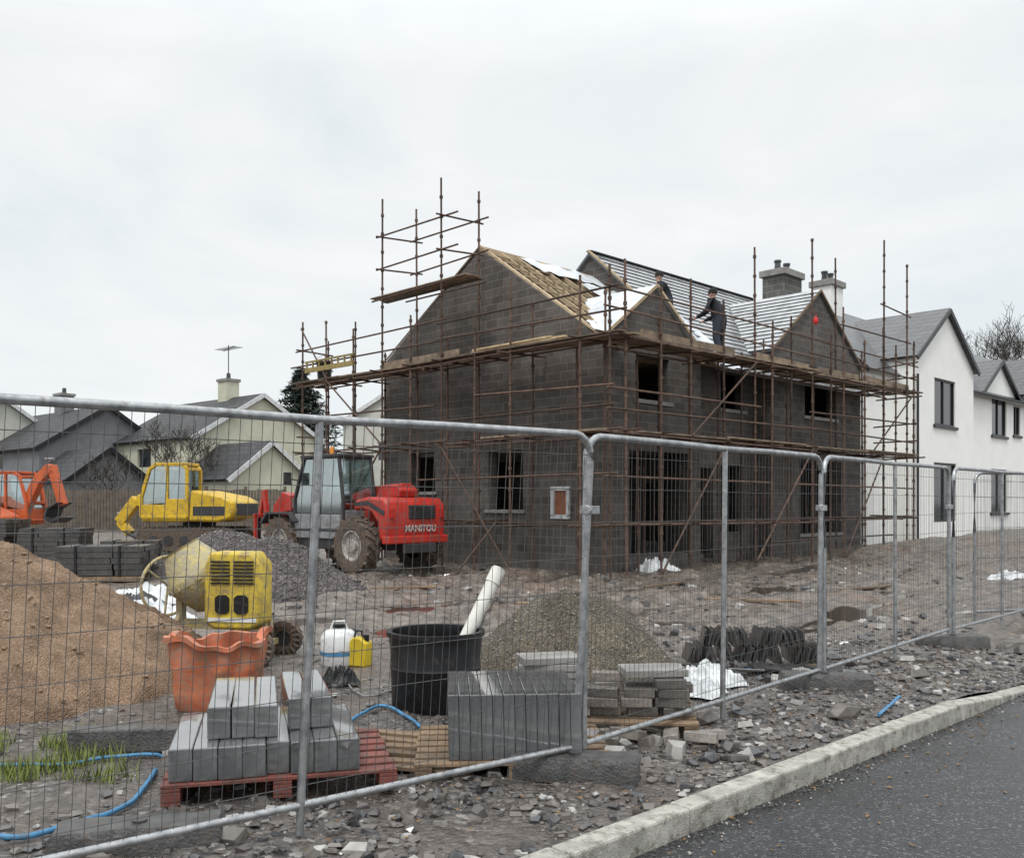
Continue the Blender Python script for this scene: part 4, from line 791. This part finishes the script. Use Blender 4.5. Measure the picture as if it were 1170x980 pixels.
for x in (.22,.42): b=MB(); b.prism([(x-.075,.53),(x-.075,.66),(x-.04,.69),(x+.04,.69),(x+.075,.66),(x+.075,.53),(x+.04,.5),(x-.04,.5)],-.354,-.342); b.build('badge',BLKP,hs)
b=MB(); b.box(.06,.58,-.35,-.342,.42,.46); b.build('label_strip',WHP,hs)
b=MB(); b.box(.3,.56,-.32,-.04,.15,.34); b.build('lower_guard',YEL,mxr,bevel=.02)
for y in (-.38,.38): wheel(mxr,.58,y,.16,.1,y*-1,DKG)
b=MB(); n=28; T=Matrix.Translation((-.52,-.05,.75))@Matrix.Rotation(R(62),4,'Z')@Matrix.Rotation(R(90),4,'X'); b.tube([T@V((.31*math.cos(6.2832*k/n),.31*math.sin(6.2832*k/n),0)) for k in range(n+1)],.016,6,False)
for k in range(3): a=2.09*k+.4; b.tube([T@V((0,0,0)),T@V((.31*math.cos(a),.31*math.sin(a),0))],.013,6)
b.tube([(-.52,-.05,.75),(-.35,0,.78)],.025,8); b.build('tilting_wheel',DRUM,mxr,smooth=40)
# tubs
def tub(name,loc,rz,rings,mat,label,lip=.03,th=.02,warp=0):
    b=MB(); n=64; R_=[]
    def ring(w,d,z,e):
        o=[]
        for i in range(n):
            a=6.2832*i/n; c,s=math.cos(a),math.sin(a); f=(abs(c)**e+abs(s)**e)**(-1/e); q=z/rings[-1][2]; wz=warp*q**2
            dent=warp*(.022*math.sin(5*a+q*4)+.015*math.sin(9*a-q*7))*q
            o.append(V(((w+dent)*f*c+wz*.03*math.sin(3*a),(d+dent)*f*s+wz*.03*math.cos(2*a),z+wz*.035*math.sin(2*a+.7)+wz*.02*math.sin(5*a)+wz*.012*math.sin(11*a))))
        return o
    for w,d,z,e in rings: R_.append(ring(w,d,z,e))
    w,d,z,e=rings[-1]; R_.append(ring(w+lip,d+lip,z+.002,e)); R_.append(ring(w+lip,d+lip,z-.035,e))
    b.loft(R_,False); b.add([q for q in R_[0]],[tuple(range(n))])
    I=[ring(w-th,d-th,z,e) for w,d,z,e in rings[::-1]]; b.loft([R_[len(rings)-1]]+I,False); fl=ring(rings[0][0]-th,rings[0][1]-th,rings[0][2]+.03,rings[0][3]); b.add(fl,[tuple(range(n))])
    return tag(b.build(name,mat,smooth=40,loc=loc,rz=rz),label,'tub')
p=G(494,818); TUBP=V((p.x,p.y+.3,0)); tub('black_tub',(p.x,p.y+.3,gz(p.x,p.y+.3)),0,[(.33,.33,0,2),(.345,.345,.02,2),(.355,.355,.32,2),(.362,.362,.33,2),(.352,.352,.35,2),(.37,.37,.61,2)],BLKP,'large round black plastic tub holding a pale pipe',.02)
b=MB(); A=V((TUBP.x+.0,TUBP.y-.1,.06)); B=V((TUBP.x+.5,TUBP.y+.32,1.08)); d_=(B-A).normalized(); b.tube([A,B],.055,18,False); b.tube([B,A],.046,18,False)
ring=lambda c,r:[c+(frame(d_)[0]*math.cos(6.2832*k/18)+frame(d_)[1]*math.sin(6.2832*k/18))*r for k in range(18)]
b.loft([ring(B,.055),ring(B,.046)],False); b.tube([B-d_*.14,B-d_*.01],.062,18,False)
tag(b.build('drain_pipe',M('pale_pipe',(.74,.73,.68),(.56,.55,.5),.5,dirt=.25),smooth=50),'pale round pipe leaning out of the black tub','pipe')
p=G(238,820); tub('orange_tub',(p.x,p.y+.28,gz(p.x,p.y+.28)),R(8),[(.285,.25,0,4),(.305,.265,.03,5),(.31,.268,.15,6),(.314,.27,.3,6),(.32,.273,.31,6),(.32,.276,.34,6),(.325,.28,.45,6),(.33,.285,.55,6)],ORAP,'dirty orange plastic tub with a buckled rim before the mixer',.03,.02,1.)
p=G(390,764); cn=empty('plastic_drum',(p.x-.06,p.y+.2,gz(p.x,p.y+.2)),.2,'white plastic drum standing beside the black tub','drum'); cn.scale=(.9,)*3
b=MB(); b.lathe([(.001,0),(.18,0),(.2,.03),(.205,.2),(.2,.33),(.15,.39),(.06,.41),(.06,.44),(.001,.44)],24); b.build('drum_body',WHP,cn,smooth=40); b=MB(); b.lathe([(.065,.42),(.065,.46),(.001,.46)],16); b.build('drum_cap',BLKP,cn); b=MB(); b.tube([(-.1,0,.38),(-.06,0,.49),(.06,0,.49),(.1,0,.38)],.014,6); b.build('handle',WHP,cn)
b=MB(); b.lathe([(.2085,.13),(.2085,.17)],24,None,False); b.build('drum_band',BLUE,cn,smooth=60)
q=V((p.x+.17,p.y+.1)); jc=empty('fuel_can',(q.x,q.y,gz(q.x,q.y)),-.4,'yellow fuel can with black cap beside the white drum','fuel can'); jc.scale=(.85,)*3
b=MB(); b.prism([(-.12,0),(-.12,.26),(-.07,.34),(.04,.34),(.12,.28),(.12,0)],-.08,.08); b.build('can_body',YELP,jc,bevel=.02,smooth=40); b=MB(); b.lathe([(.035,.32),(.035,.39),(.001,.39)],12,Matrix.Translation((.08,0,-.02))); b.build('can_cap',BLKP,jc); b=MB(); b.tube([(-.08,0,.33),(-.06,0,.41),(.02,0,.41),(.03,0,.33)],.014,6); b.build('handle',BLKP,jc)
# ------------------------------------------------------------------ pallets and stacks
def pallet(loc,rz,L_,W,label,mat,h=.14,nb=7):
    o=empty('pallet',loc,rz,label,'pallet')
    for k in range(nb):
        y=-W/2+(W-.1)*k/(nb-1); b=MB(); b.box(-L_/2+U(-.01,.01),L_/2+U(-.01,.01),y,y+.1,h-.02,h); b.build('deck_board',mat,o,bevel=.003)
    for k in range(3):
        x=-L_/2+.0+(L_-.1)*k/2; b=MB(); b.box(x,x+.1,-W/2,W/2,h-.04,h-.022)
        for y in (-W/2,-.07,W/2-.14): b.box(x,x+.1,y,y+.14,.02,h-.042)
        b.box(x,x+.1,-W/2,W/2,0,.018); b.build('bearer',mat,o,bevel=.003)
    return o
def cblock(name,lx,ly,lz,mat,bev=.006):
    b=MB(); b.box(-lx/2,lx/2,-ly/2,ly/2,0,lz); o=b.build(name,mat,bevel=bev); return o
def onp(c,r,x,y,z): return V((c.x+x*math.cos(r)-y*math.sin(r),c.y+x*math.sin(r)+y*math.cos(r),z))
def place(proto,loc,rz,label,cat,group):
    o=proto if not proto.get('label') else proto.copy()
    if o is not proto: col.objects.link(o)
    if 'group' in o and not group: del o['group']
    o.location=loc; o.rotation_euler.z=rz; return tag(o,label,cat,group)
pr=R(15); c0=G(183,924); pc=V((c0.x,c0.y))+V((.63*math.cos(pr)-.5*math.sin(pr),.63*math.sin(pr)+.5*math.cos(pr))); pz=gz(*pc)
pallet((pc.x,pc.y,pz),pr,1.26,1.0,'red painted pallet carrying grey kerb blocks in the left foreground',REDW,.115)
cb=cblock('kerb_block',.125,.9,.18,CONC,.008)
for k in range(8):
    x=-.53+.127*k; yy=-.03+U(-.012,.012)+(.04 if k in(4,) else 0)
    place(cb,onp(pc,pr,x,yy,pz+.117),pr+U(-.006,.006),'long grey kerb block in the bottom row on the red pallet','kerb block','kerb blocks in the bottom row')
for k in range(3): place(cb,onp(pc,pr,-.34+.127*k,.1+U(-.03,.03),pz+.299),pr+U(-.008,.008),'long grey kerb block in the upper left three on the red pallet','kerb block','upper left kerb blocks')
for k in range(2): place(cb,onp(pc,pr,.085+.128*k,.26+U(-.03,.03),pz+.299),pr+R(2),'long grey kerb block of the upper right pair on the red pallet','kerb block','upper right pair of kerb blocks')
p2=V((.0,5.85)); r2=R(4); z2=gz(*p2)
pallet((p2.x,p2.y,z2),r2,1.2,.95,'brown timber pallet under the row of upright flagstones',TIMB,.12)
fl=cblock('flagstone',.0645,.78,.385,FLAG,.005)
for k in range(12):
    o=place(fl,onp(p2,r2,-.37+.066*k,U(-.008,.008)-.03,z2+.122),r2,'grey flagstone standing upright in the row behind the middle fence foot','flagstone','row of upright flagstones'); o.rotation_euler.y=R(-1.2)
p3=V((.82,6.7)); r3=R(-6); z3=gz(*p3)
pallet((p3.x,p3.y,z3),r3,1.0,.8,'brown timber pallet under the loose brick stacks',TIMB,.1,5)
bk=cblock('brick',.215,.1,.065,BRICK,.006)
for i in range(4):
    n=[2,4,3,4][i]
    for j in range(2):
        for l in range(n-(j==0 and i in(1,))): place(bk,onp(p3,r3,-.36+.235*i+U(-.035,.035),-.2+.22*j+U(-.03,.03),z3+.102+.0665*l),r3+U(-.22,.22),'dull grey brown brick in the stacks left of the dark slates','brick','bricks stacked on the timber pallet')
for i in range(9):
    o=place(bk,onp(p3,r3,U(-.6,.6),U(-.65,-.48),gz(.8,6.1)+U(.0,.03)),U(-1.5,1.5),'dull grey brown brick fallen on the ground before the brick stacks','brick','bricks fallen before the stacks'); o.rotation_euler.x=U(-.3,.3)
for i in range(6): place(bk,onp(p3,r3,-.85+.09*i+U(-.1,.1),.45+U(-.1,.1),gz(.2,7)+.0+.0665*(i%3)),U(-.5,.5),'dull grey brown brick in the small heap behind the flagstones','brick','bricks heaped behind the flagstones')
wsl=cblock('paving_slab',.45,.3,.05,SLAB,.004)
for i in range(5): place(wsl,(.24+.01*i,7.0,gz(.2,7)+.2+.053*i),U(-.15,.15)+.1,'pale flat paving slab stacked behind the flagstones','slab','pale slabs behind the flagstones')
place(wsl,onp(p3,r3,.2,-.05,z3+.102+.0665*4+.004),r3+.2,'single pale flat slab lying on top of the brick stacks','slab',None)
b0=MB(); b0.box(-.5,.5,-.04,.04,0,.025); tb=b0.build('timber_batten',TIMB,bevel=.003)
for i in range(11):
    q=G(455+U(-14,14),842+3.6*i); o=place(tb,(q.x,q.y,gz(q.x,q.y)+.02+.026*(i%2)),R(-14)+U(-.12,.12),'loose timber batten lying flat left of the upright flagstones','batten','loose battens by the flagstones'); o.scale.x=U(.7,1.0)
for i,(px,py,a) in enumerate(((640,690,.4),(760,668,.9),(860,690,-.3),(470,672,.2),(990,672,.6))):
    q=G(px,py); o=place(tb,(q.x,q.y,gz(q.x,q.y)+.02),a,'muddy timber length lying alone out in the churned mud','batten','timbers in the mud'); o.scale=(1.5,1.6,1.4)
rc=V((2.4,9.15)); rz_=gz(*rc); ra=R(-4)
tl_=cblock('loose_slate',.02,.34,.16,TILE,.003)
for l in range(2):
    for k in range(34-l*9):
        if random.random()<.08+.12*l: continue
        x=-.72+.0425*k+(.16 if l else 0); o=place(tl_,onp(rc,ra,x+U(-.008,.008),U(-.05,.05)+(.02 if l else 0),rz_+.072+l*.16+U(-.006,.006)),ra+U(-.08,.08),'dark slate on edge in the low stack right of the gravel heap','slate','dark slates stood on edge'); o.rotation_euler.y=(.3 if k%13<7 else -.25)+U(-.1,.1)
for k in range(12):
    q=onp(rc,ra,-.75+.135*k+U(-.05,.05),U(-.66,-.36),0); o=place(tl_,(q.x,q.y,gz(q.x,q.y)+.06),U(0,6),'dark slate fallen flat before the low slate stack','slate','fallen dark slates'); o.rotation_euler.y=R(90)+U(-.25,.25)
for k,x in enumerate((-.5,.5)):
    b=MB(); b.box(-.05,.05,-.4,.4,-.02,.07); tag(b.build('timber_bearer',TIMB,loc=(rc.x+x,rc.y,rz_)),'timber bearer under the '+('left' if k==0 else 'right')+' end of the dark slate stack','bearer')
def pack(loc,rz,L_,W,n,label):
    o=empty('block_pack',loc,rz,label,'block pack'); b=MB()
    for l in range(n):
        nx=int(L_/.45); sh=U(-.03,.03)
        for i in range(nx):
            for j in range(5): e=U(0,.03); f=U(-.02,.02); b.box(sh-L_/2+i*L_/nx+.006+f,sh-L_/2+(i+1)*L_/nx-.006+f,-W/2+j*W/5+e,-W/2+(j+1)*W/5-.006+e,.12+l*.12,.12+l*.12+.112)
    b.build('blocks',PACK,o)
    for x in (-L_/4,L_/4): b=MB(); b.box(x-.02,x+.02,-W/2-.02,W/2+.045,.1,.12+n*.12+.01); b.build('strap',BLKP,o)
    for y in (-W/2,0,W/2-.1): b=MB(); b.box(-L_/2,L_/2,y,y+.1,0,.1); b.build('bearer',TIMB,o)
pack((-8.5,19.2,gz(-8.5,19.2)),.15,1.7,1.1,5,'low dark block pack nearest the sand heap')
pack((-12.4,25,0),.1,1.6,1.1,7,'dark block pack in front of the orange excavator')
pack((-14.3,25.2,0),-.1,1.6,1.1,9,'taller dark block pack at the left edge of the photo')
pack((-10.6,25.6,0),.25,1.5,1.1,4,'dark block pack right of the one before the orange excavator')
def crumple(name,label,cat,mat,x,y,sx,sy,amp,rz,seed):
    b=MB(); n=30
    for i in range(n+1):
        for j in range(n+1):
            u,v=i/n-.5,j/n-.5; e=(1-(2*abs(u))**4)*(1-(2*abs(v))**4); b.v.append((u*sx*(1+.3*nz(u,v,3,seed)),v*sy*(1+.3*nz(u,v,3,seed+4)),.015+e*amp*(.5+abs(nz(u,v,5,seed))+.7*nz(u,v,11,seed))))
    b.f=[(i*(n+1)+j,(i+1)*(n+1)+j,(i+1)*(n+1)+j+1,i*(n+1)+j+1) for i in range(n) for j in range(n)]; b.m=[0]*len(b.f)
    return tag(b.build(name,mat,smooth=60,loc=(x,y,gz(x,y)),rz=rz),label,cat)
crumple('plastic_sheet','crumpled black plastic sheet beside the sand heap','sheet',BSHEET,-5.9,13.6,1.6,1.3,.25,.3,3)
crumple('plastic_sheet','crumpled pale plastic sheet lying behind the mixer wheel','sheet',SHEET,-5.2,13.0,1.2,1.0,.25,.8,7)
crumple('plastic_sheet','crumpled pale plastic sheet further back beside the sand heap','sheet',SHEET,-6.0,15.2,1.3,.9,.25,.1,17)
crumple('sack','white plastic sack lying in the mud before the block house front','sack',SHEET,3.5,22.0,1.0,.6,.3,.4,11)
crumple('plastic_sheet','larger crumpled white sheet before the left end of the dark slates','sheet',SHEET,1.75,8.35,.7,.5,.15,.2,13)
crumple('plastic_sheet','smaller crumpled white sheet right of the brick stacks','sheet',SHEET,1.62,7.75,.4,.3,.1,.9,31)
crumple('plastic_sheet','small white plastic scrap at right edge beyond the fence','sheet',SHEET,10.6,19.5,.8,.6,.16,.3,19)
crumple('sack','small black sack left of the round black tub','sack',BLKP,-1.5,8.05,.3,.22,.13,.2,23)
b=MB(); b.box(-.46,.46,-.07,.07,0,.16); q=G(160,858); tag(b.build('kerbstone',FOOT,bevel=.015,loc=(q.x,q.y+.05,gz(q.x,q.y)),rz=R(6)),'dark concrete kerbstone lying left behind the red pallet','kerbstone')
def hose(pts,label,r=.013,mat=BLUE):
    P=[G(*q) for q in pts]; o=[]
    for i in range(len(P)-1):
        a=P[max(0,i-1)];b_=P[i];c=P[i+1];d=P[min(len(P)-1,i+2)]
        for k in range(8):
            t=k/8; x=.5*((2*b_)+(c-a)*t+(2*a-5*b_+4*c-d)*t*t+(3*b_-a-3*c+d)*t**3); o.append(V((x.x,x.y,gz(x.x,x.y)+r+.012)))
    o.append(V((P[-1].x,P[-1].y,gz(P[-1].x,P[-1].y)+r))); b=MB(); b.tube(o,r,8); return tag(b.build('water_pipe',mat,smooth=60),label,'pipe')
hose([(-60,868),(0,873),(60,876),(120,868),(185,862)],'blue water pipe running straight to the red pallet from the left edge',.012)
hose([(-40,962),(20,960),(80,945),(130,925),(165,900),(178,880)],'blue water pipe curling along the ground left of the red pallet',.015)
hose([(390,832),(415,820),(440,814),(480,835)],'blue water pipe left of the black tub')
hose([(775,792),(810,780),(850,768),(880,764)],'blue water pipe before the dark slate stack',.014)
hose([(1004,820),(1018,808),(1028,799)],'short blue pipe end near the kerb',.013)
hose([(395,770),(400,790),(430,800),(470,780)],'thin grey cable looping from the white drum',.008,LTG)
hose([(545,722),(560,700),(600,690),(680,700),(730,720),(742,755)],'thin dark cable lying around the gravel heap',.01,DKG)
# ------------------------------------------------------------------ site fence
def fence(bl,br,lx,ly,label,mids=(.5,)):
    bl=V(bl);br=V(br); W=(br-bl).length; a=math.atan2(br.y-bl.y,br.x-bl.x)
    o=empty('mesh_fence',(bl.x,bl.y,.03),a,label,'fence','mesh fence lengths along the kerb'); P=lambda x,h:V((x+lx*h,ly*h,h)); Ht=2.0; r=.022; cr=.14
    pts=[P(0,0),P(0,.6),P(0,1.2),P(0,Ht-cr)]+[P(cr-cr*math.cos(t),Ht-cr+cr*math.sin(t)) for t in (.3,.6,.9,1.2,1.5)]+[P(W*.3,Ht),P(W*.5,Ht-.008),P(W*.7,Ht)]+[P(W-cr+cr*math.sin(t),Ht-cr+cr*math.cos(t)) for t in (.07,.4,.7,1.0,1.3)]+[P(W,Ht-cr-.02),P(W,1),P(W,0)]
    b=MB(); b.tube(pts,r,10); b.build('frame',GALV,o,smooth=50)
    b=MB(); b.tube([P(.02,.14),P(W-.02,.14)],.019,8); b.build('bottom_rail',GALV,o,smooth=50)
    for m in mids:
        b=MB(); b.tube([P(W*m,.0),P(W*m,Ht)],.02,10); b.build('mid_post',GALV,o,smooth=50)
    b=MB(); n=int(W/.052)
    for k in range(1,n):
        x=W*k/n; b.tube([P(x,.15)+V((0,-.006,0)),P(x,1.0)+V((U(-.005,.005),-.006+U(-.008,.008),0)),P(x,Ht-.01)+V((0,-.006,0))],.0017,4,False)
    for k in range(9):
        h=.24+.205*k; b.tube([P(.02,h),P(W*.33,h+U(-.01,.01)),P(W*.66,h+U(-.01,.01)),P(W-.02,h)],.0021,4,False)
    b.build('wire_mesh',WIRE,o)
    b=MB(); c=P(W-.01,1.55); b.tube([c-V((.03,.03,0)),c+V((.06,.03,0))],.03,8); b.box(c.x-.03,c.x+.08,c.y-.03,c.y+.03,c.z-.025,c.z+.025); b.build('coupler',GALV,o,bevel=.004)
    return o
fence((-2.42,3.35),(.376,5.49),.04,-.03,'leaning mesh fence length in the left foreground, nearest of all')
fence((.43,5.55),(2.68,8.02),.012,-.004,'mesh fence length in front of the gravel heap and brick stacks')
fence((2.74,8.07),(5.05,10.62),-.002,.0,'mesh fence length in front of the dark slate stack')
fence((5.12,10.66),(7.55,13.1),.0,.0,'mesh fence length at right edge, nearer of the two overlapping')
fence((6.19,12.3),(9.5,13.4),.0,.0,'mesh fence length at right edge, farther of the two overlapping')
def ffoot(x,y,rz,label):
    b=MB(); L_,W,h=.38,.12,.14; n=15
    def rr(z,s,t): return [V((-L_*s+2*L_*s*k/n+U(-.006,.006),-W*t+U(-.006,.006),z+U(-.005,.005))) for k in range(n+1)]+[V((L_*s-2*L_*s*k/n+U(-.006,.006),W*t+U(-.006,.006),z+U(-.005,.005))) for k in range(n+1)]
    b.loft([rr(0,1,1),rr(.06,1,1),rr(.115,.99,.97),rr(h,.95,.86)])
    b.tube([(0,0,h-.02),(0,0,h+.012)],.035,12)
    return tag(b.build('concrete_ballast',FOOT,smooth=30,loc=(x,y,gz(x,y)-.012),rz=rz),label,'fence weight')
ffoot(.37,5.42,R(-12),'concrete fence foot under the middle foreground fence joint')
ffoot(2.72,7.98,R(-8),'concrete fence foot under the joint beside the large brown stone')
ffoot(5.08,10.6,R(0),'concrete fence foot under the joint at the right')
ffoot(-1.75,4.32,R(12),'concrete fence foot in the bottom left corner')
ffoot(7.6,13.1,R(0),'concrete fence foot at the far right end')
# ------------------------------------------------------------------ camera, light, world
cam=bpy.data.cameras.new('camera'); co=bpy.data.objects.new('camera',cam); col.objects.link(co); co.location=(0,0,1.62); co.rotation_euler=(R(90),0,0)
cam.sensor_width=36; cam.lens=36*1050/1170; cam.shift_y=85/1170; cam.clip_end=3000; cam.clip_start=.05; sc.camera=co
su=bpy.data.lights.new('sun','SUN'); su.energy=1.5; su.angle=R(12); su.color=(1,.97,.93); so=bpy.data.objects.new('sun',su); col.objects.link(so)
so.rotation_euler=V((.12,.5,-.86)).to_track_quat('-Z','Y').to_euler()
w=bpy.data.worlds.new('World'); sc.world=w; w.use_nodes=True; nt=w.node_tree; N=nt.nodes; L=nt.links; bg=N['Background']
sk=N.new('ShaderNodeTexSky'); sk.sky_type='NISHITA'; sk.sun_disc=False; sk.sun_elevation=R(59); sk.sun_rotation=R(193.5)
tc=N.new('ShaderNodeTexCoord'); mp=N.new('ShaderNodeMapping'); mp.inputs['Scale'].default_value=(1,1,2.6); L.new(tc.outputs['Generated'],mp.inputs[0])
n=N.new('ShaderNodeTexNoise'); n.inputs['Scale'].default_value=2.4; n.inputs['Detail'].default_value=8; n.inputs['Roughness'].default_value=.58; n.inputs['Distortion'].default_value=.5; L.new(mp.outputs[0],n.inputs['Vector'])
r=N.new('ShaderNodeValToRGB'); r.color_ramp.elements[0].position=.34; r.color_ramp.elements[1].position=.66; r.color_ramp.elements[0].color=(.81,.87,.90,1); r.color_ramp.elements[1].color=(.98,.99,.995,1); L.new(n.outputs[0],r.inputs[0])
# an overcast sky is brighter overhead than low down
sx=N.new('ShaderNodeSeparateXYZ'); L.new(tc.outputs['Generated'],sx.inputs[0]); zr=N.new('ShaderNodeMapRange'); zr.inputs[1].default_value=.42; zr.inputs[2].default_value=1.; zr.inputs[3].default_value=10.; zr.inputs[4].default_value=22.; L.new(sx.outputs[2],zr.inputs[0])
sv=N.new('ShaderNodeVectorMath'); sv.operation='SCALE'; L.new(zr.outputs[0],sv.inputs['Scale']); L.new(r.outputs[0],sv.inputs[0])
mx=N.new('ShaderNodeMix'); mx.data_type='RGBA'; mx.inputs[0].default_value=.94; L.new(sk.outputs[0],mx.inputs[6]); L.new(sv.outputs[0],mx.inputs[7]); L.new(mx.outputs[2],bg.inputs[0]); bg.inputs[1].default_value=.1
sc.view_settings.view_transform='Standard'; sc.view_settings.look='None'; sc.view_settings.exposure=0
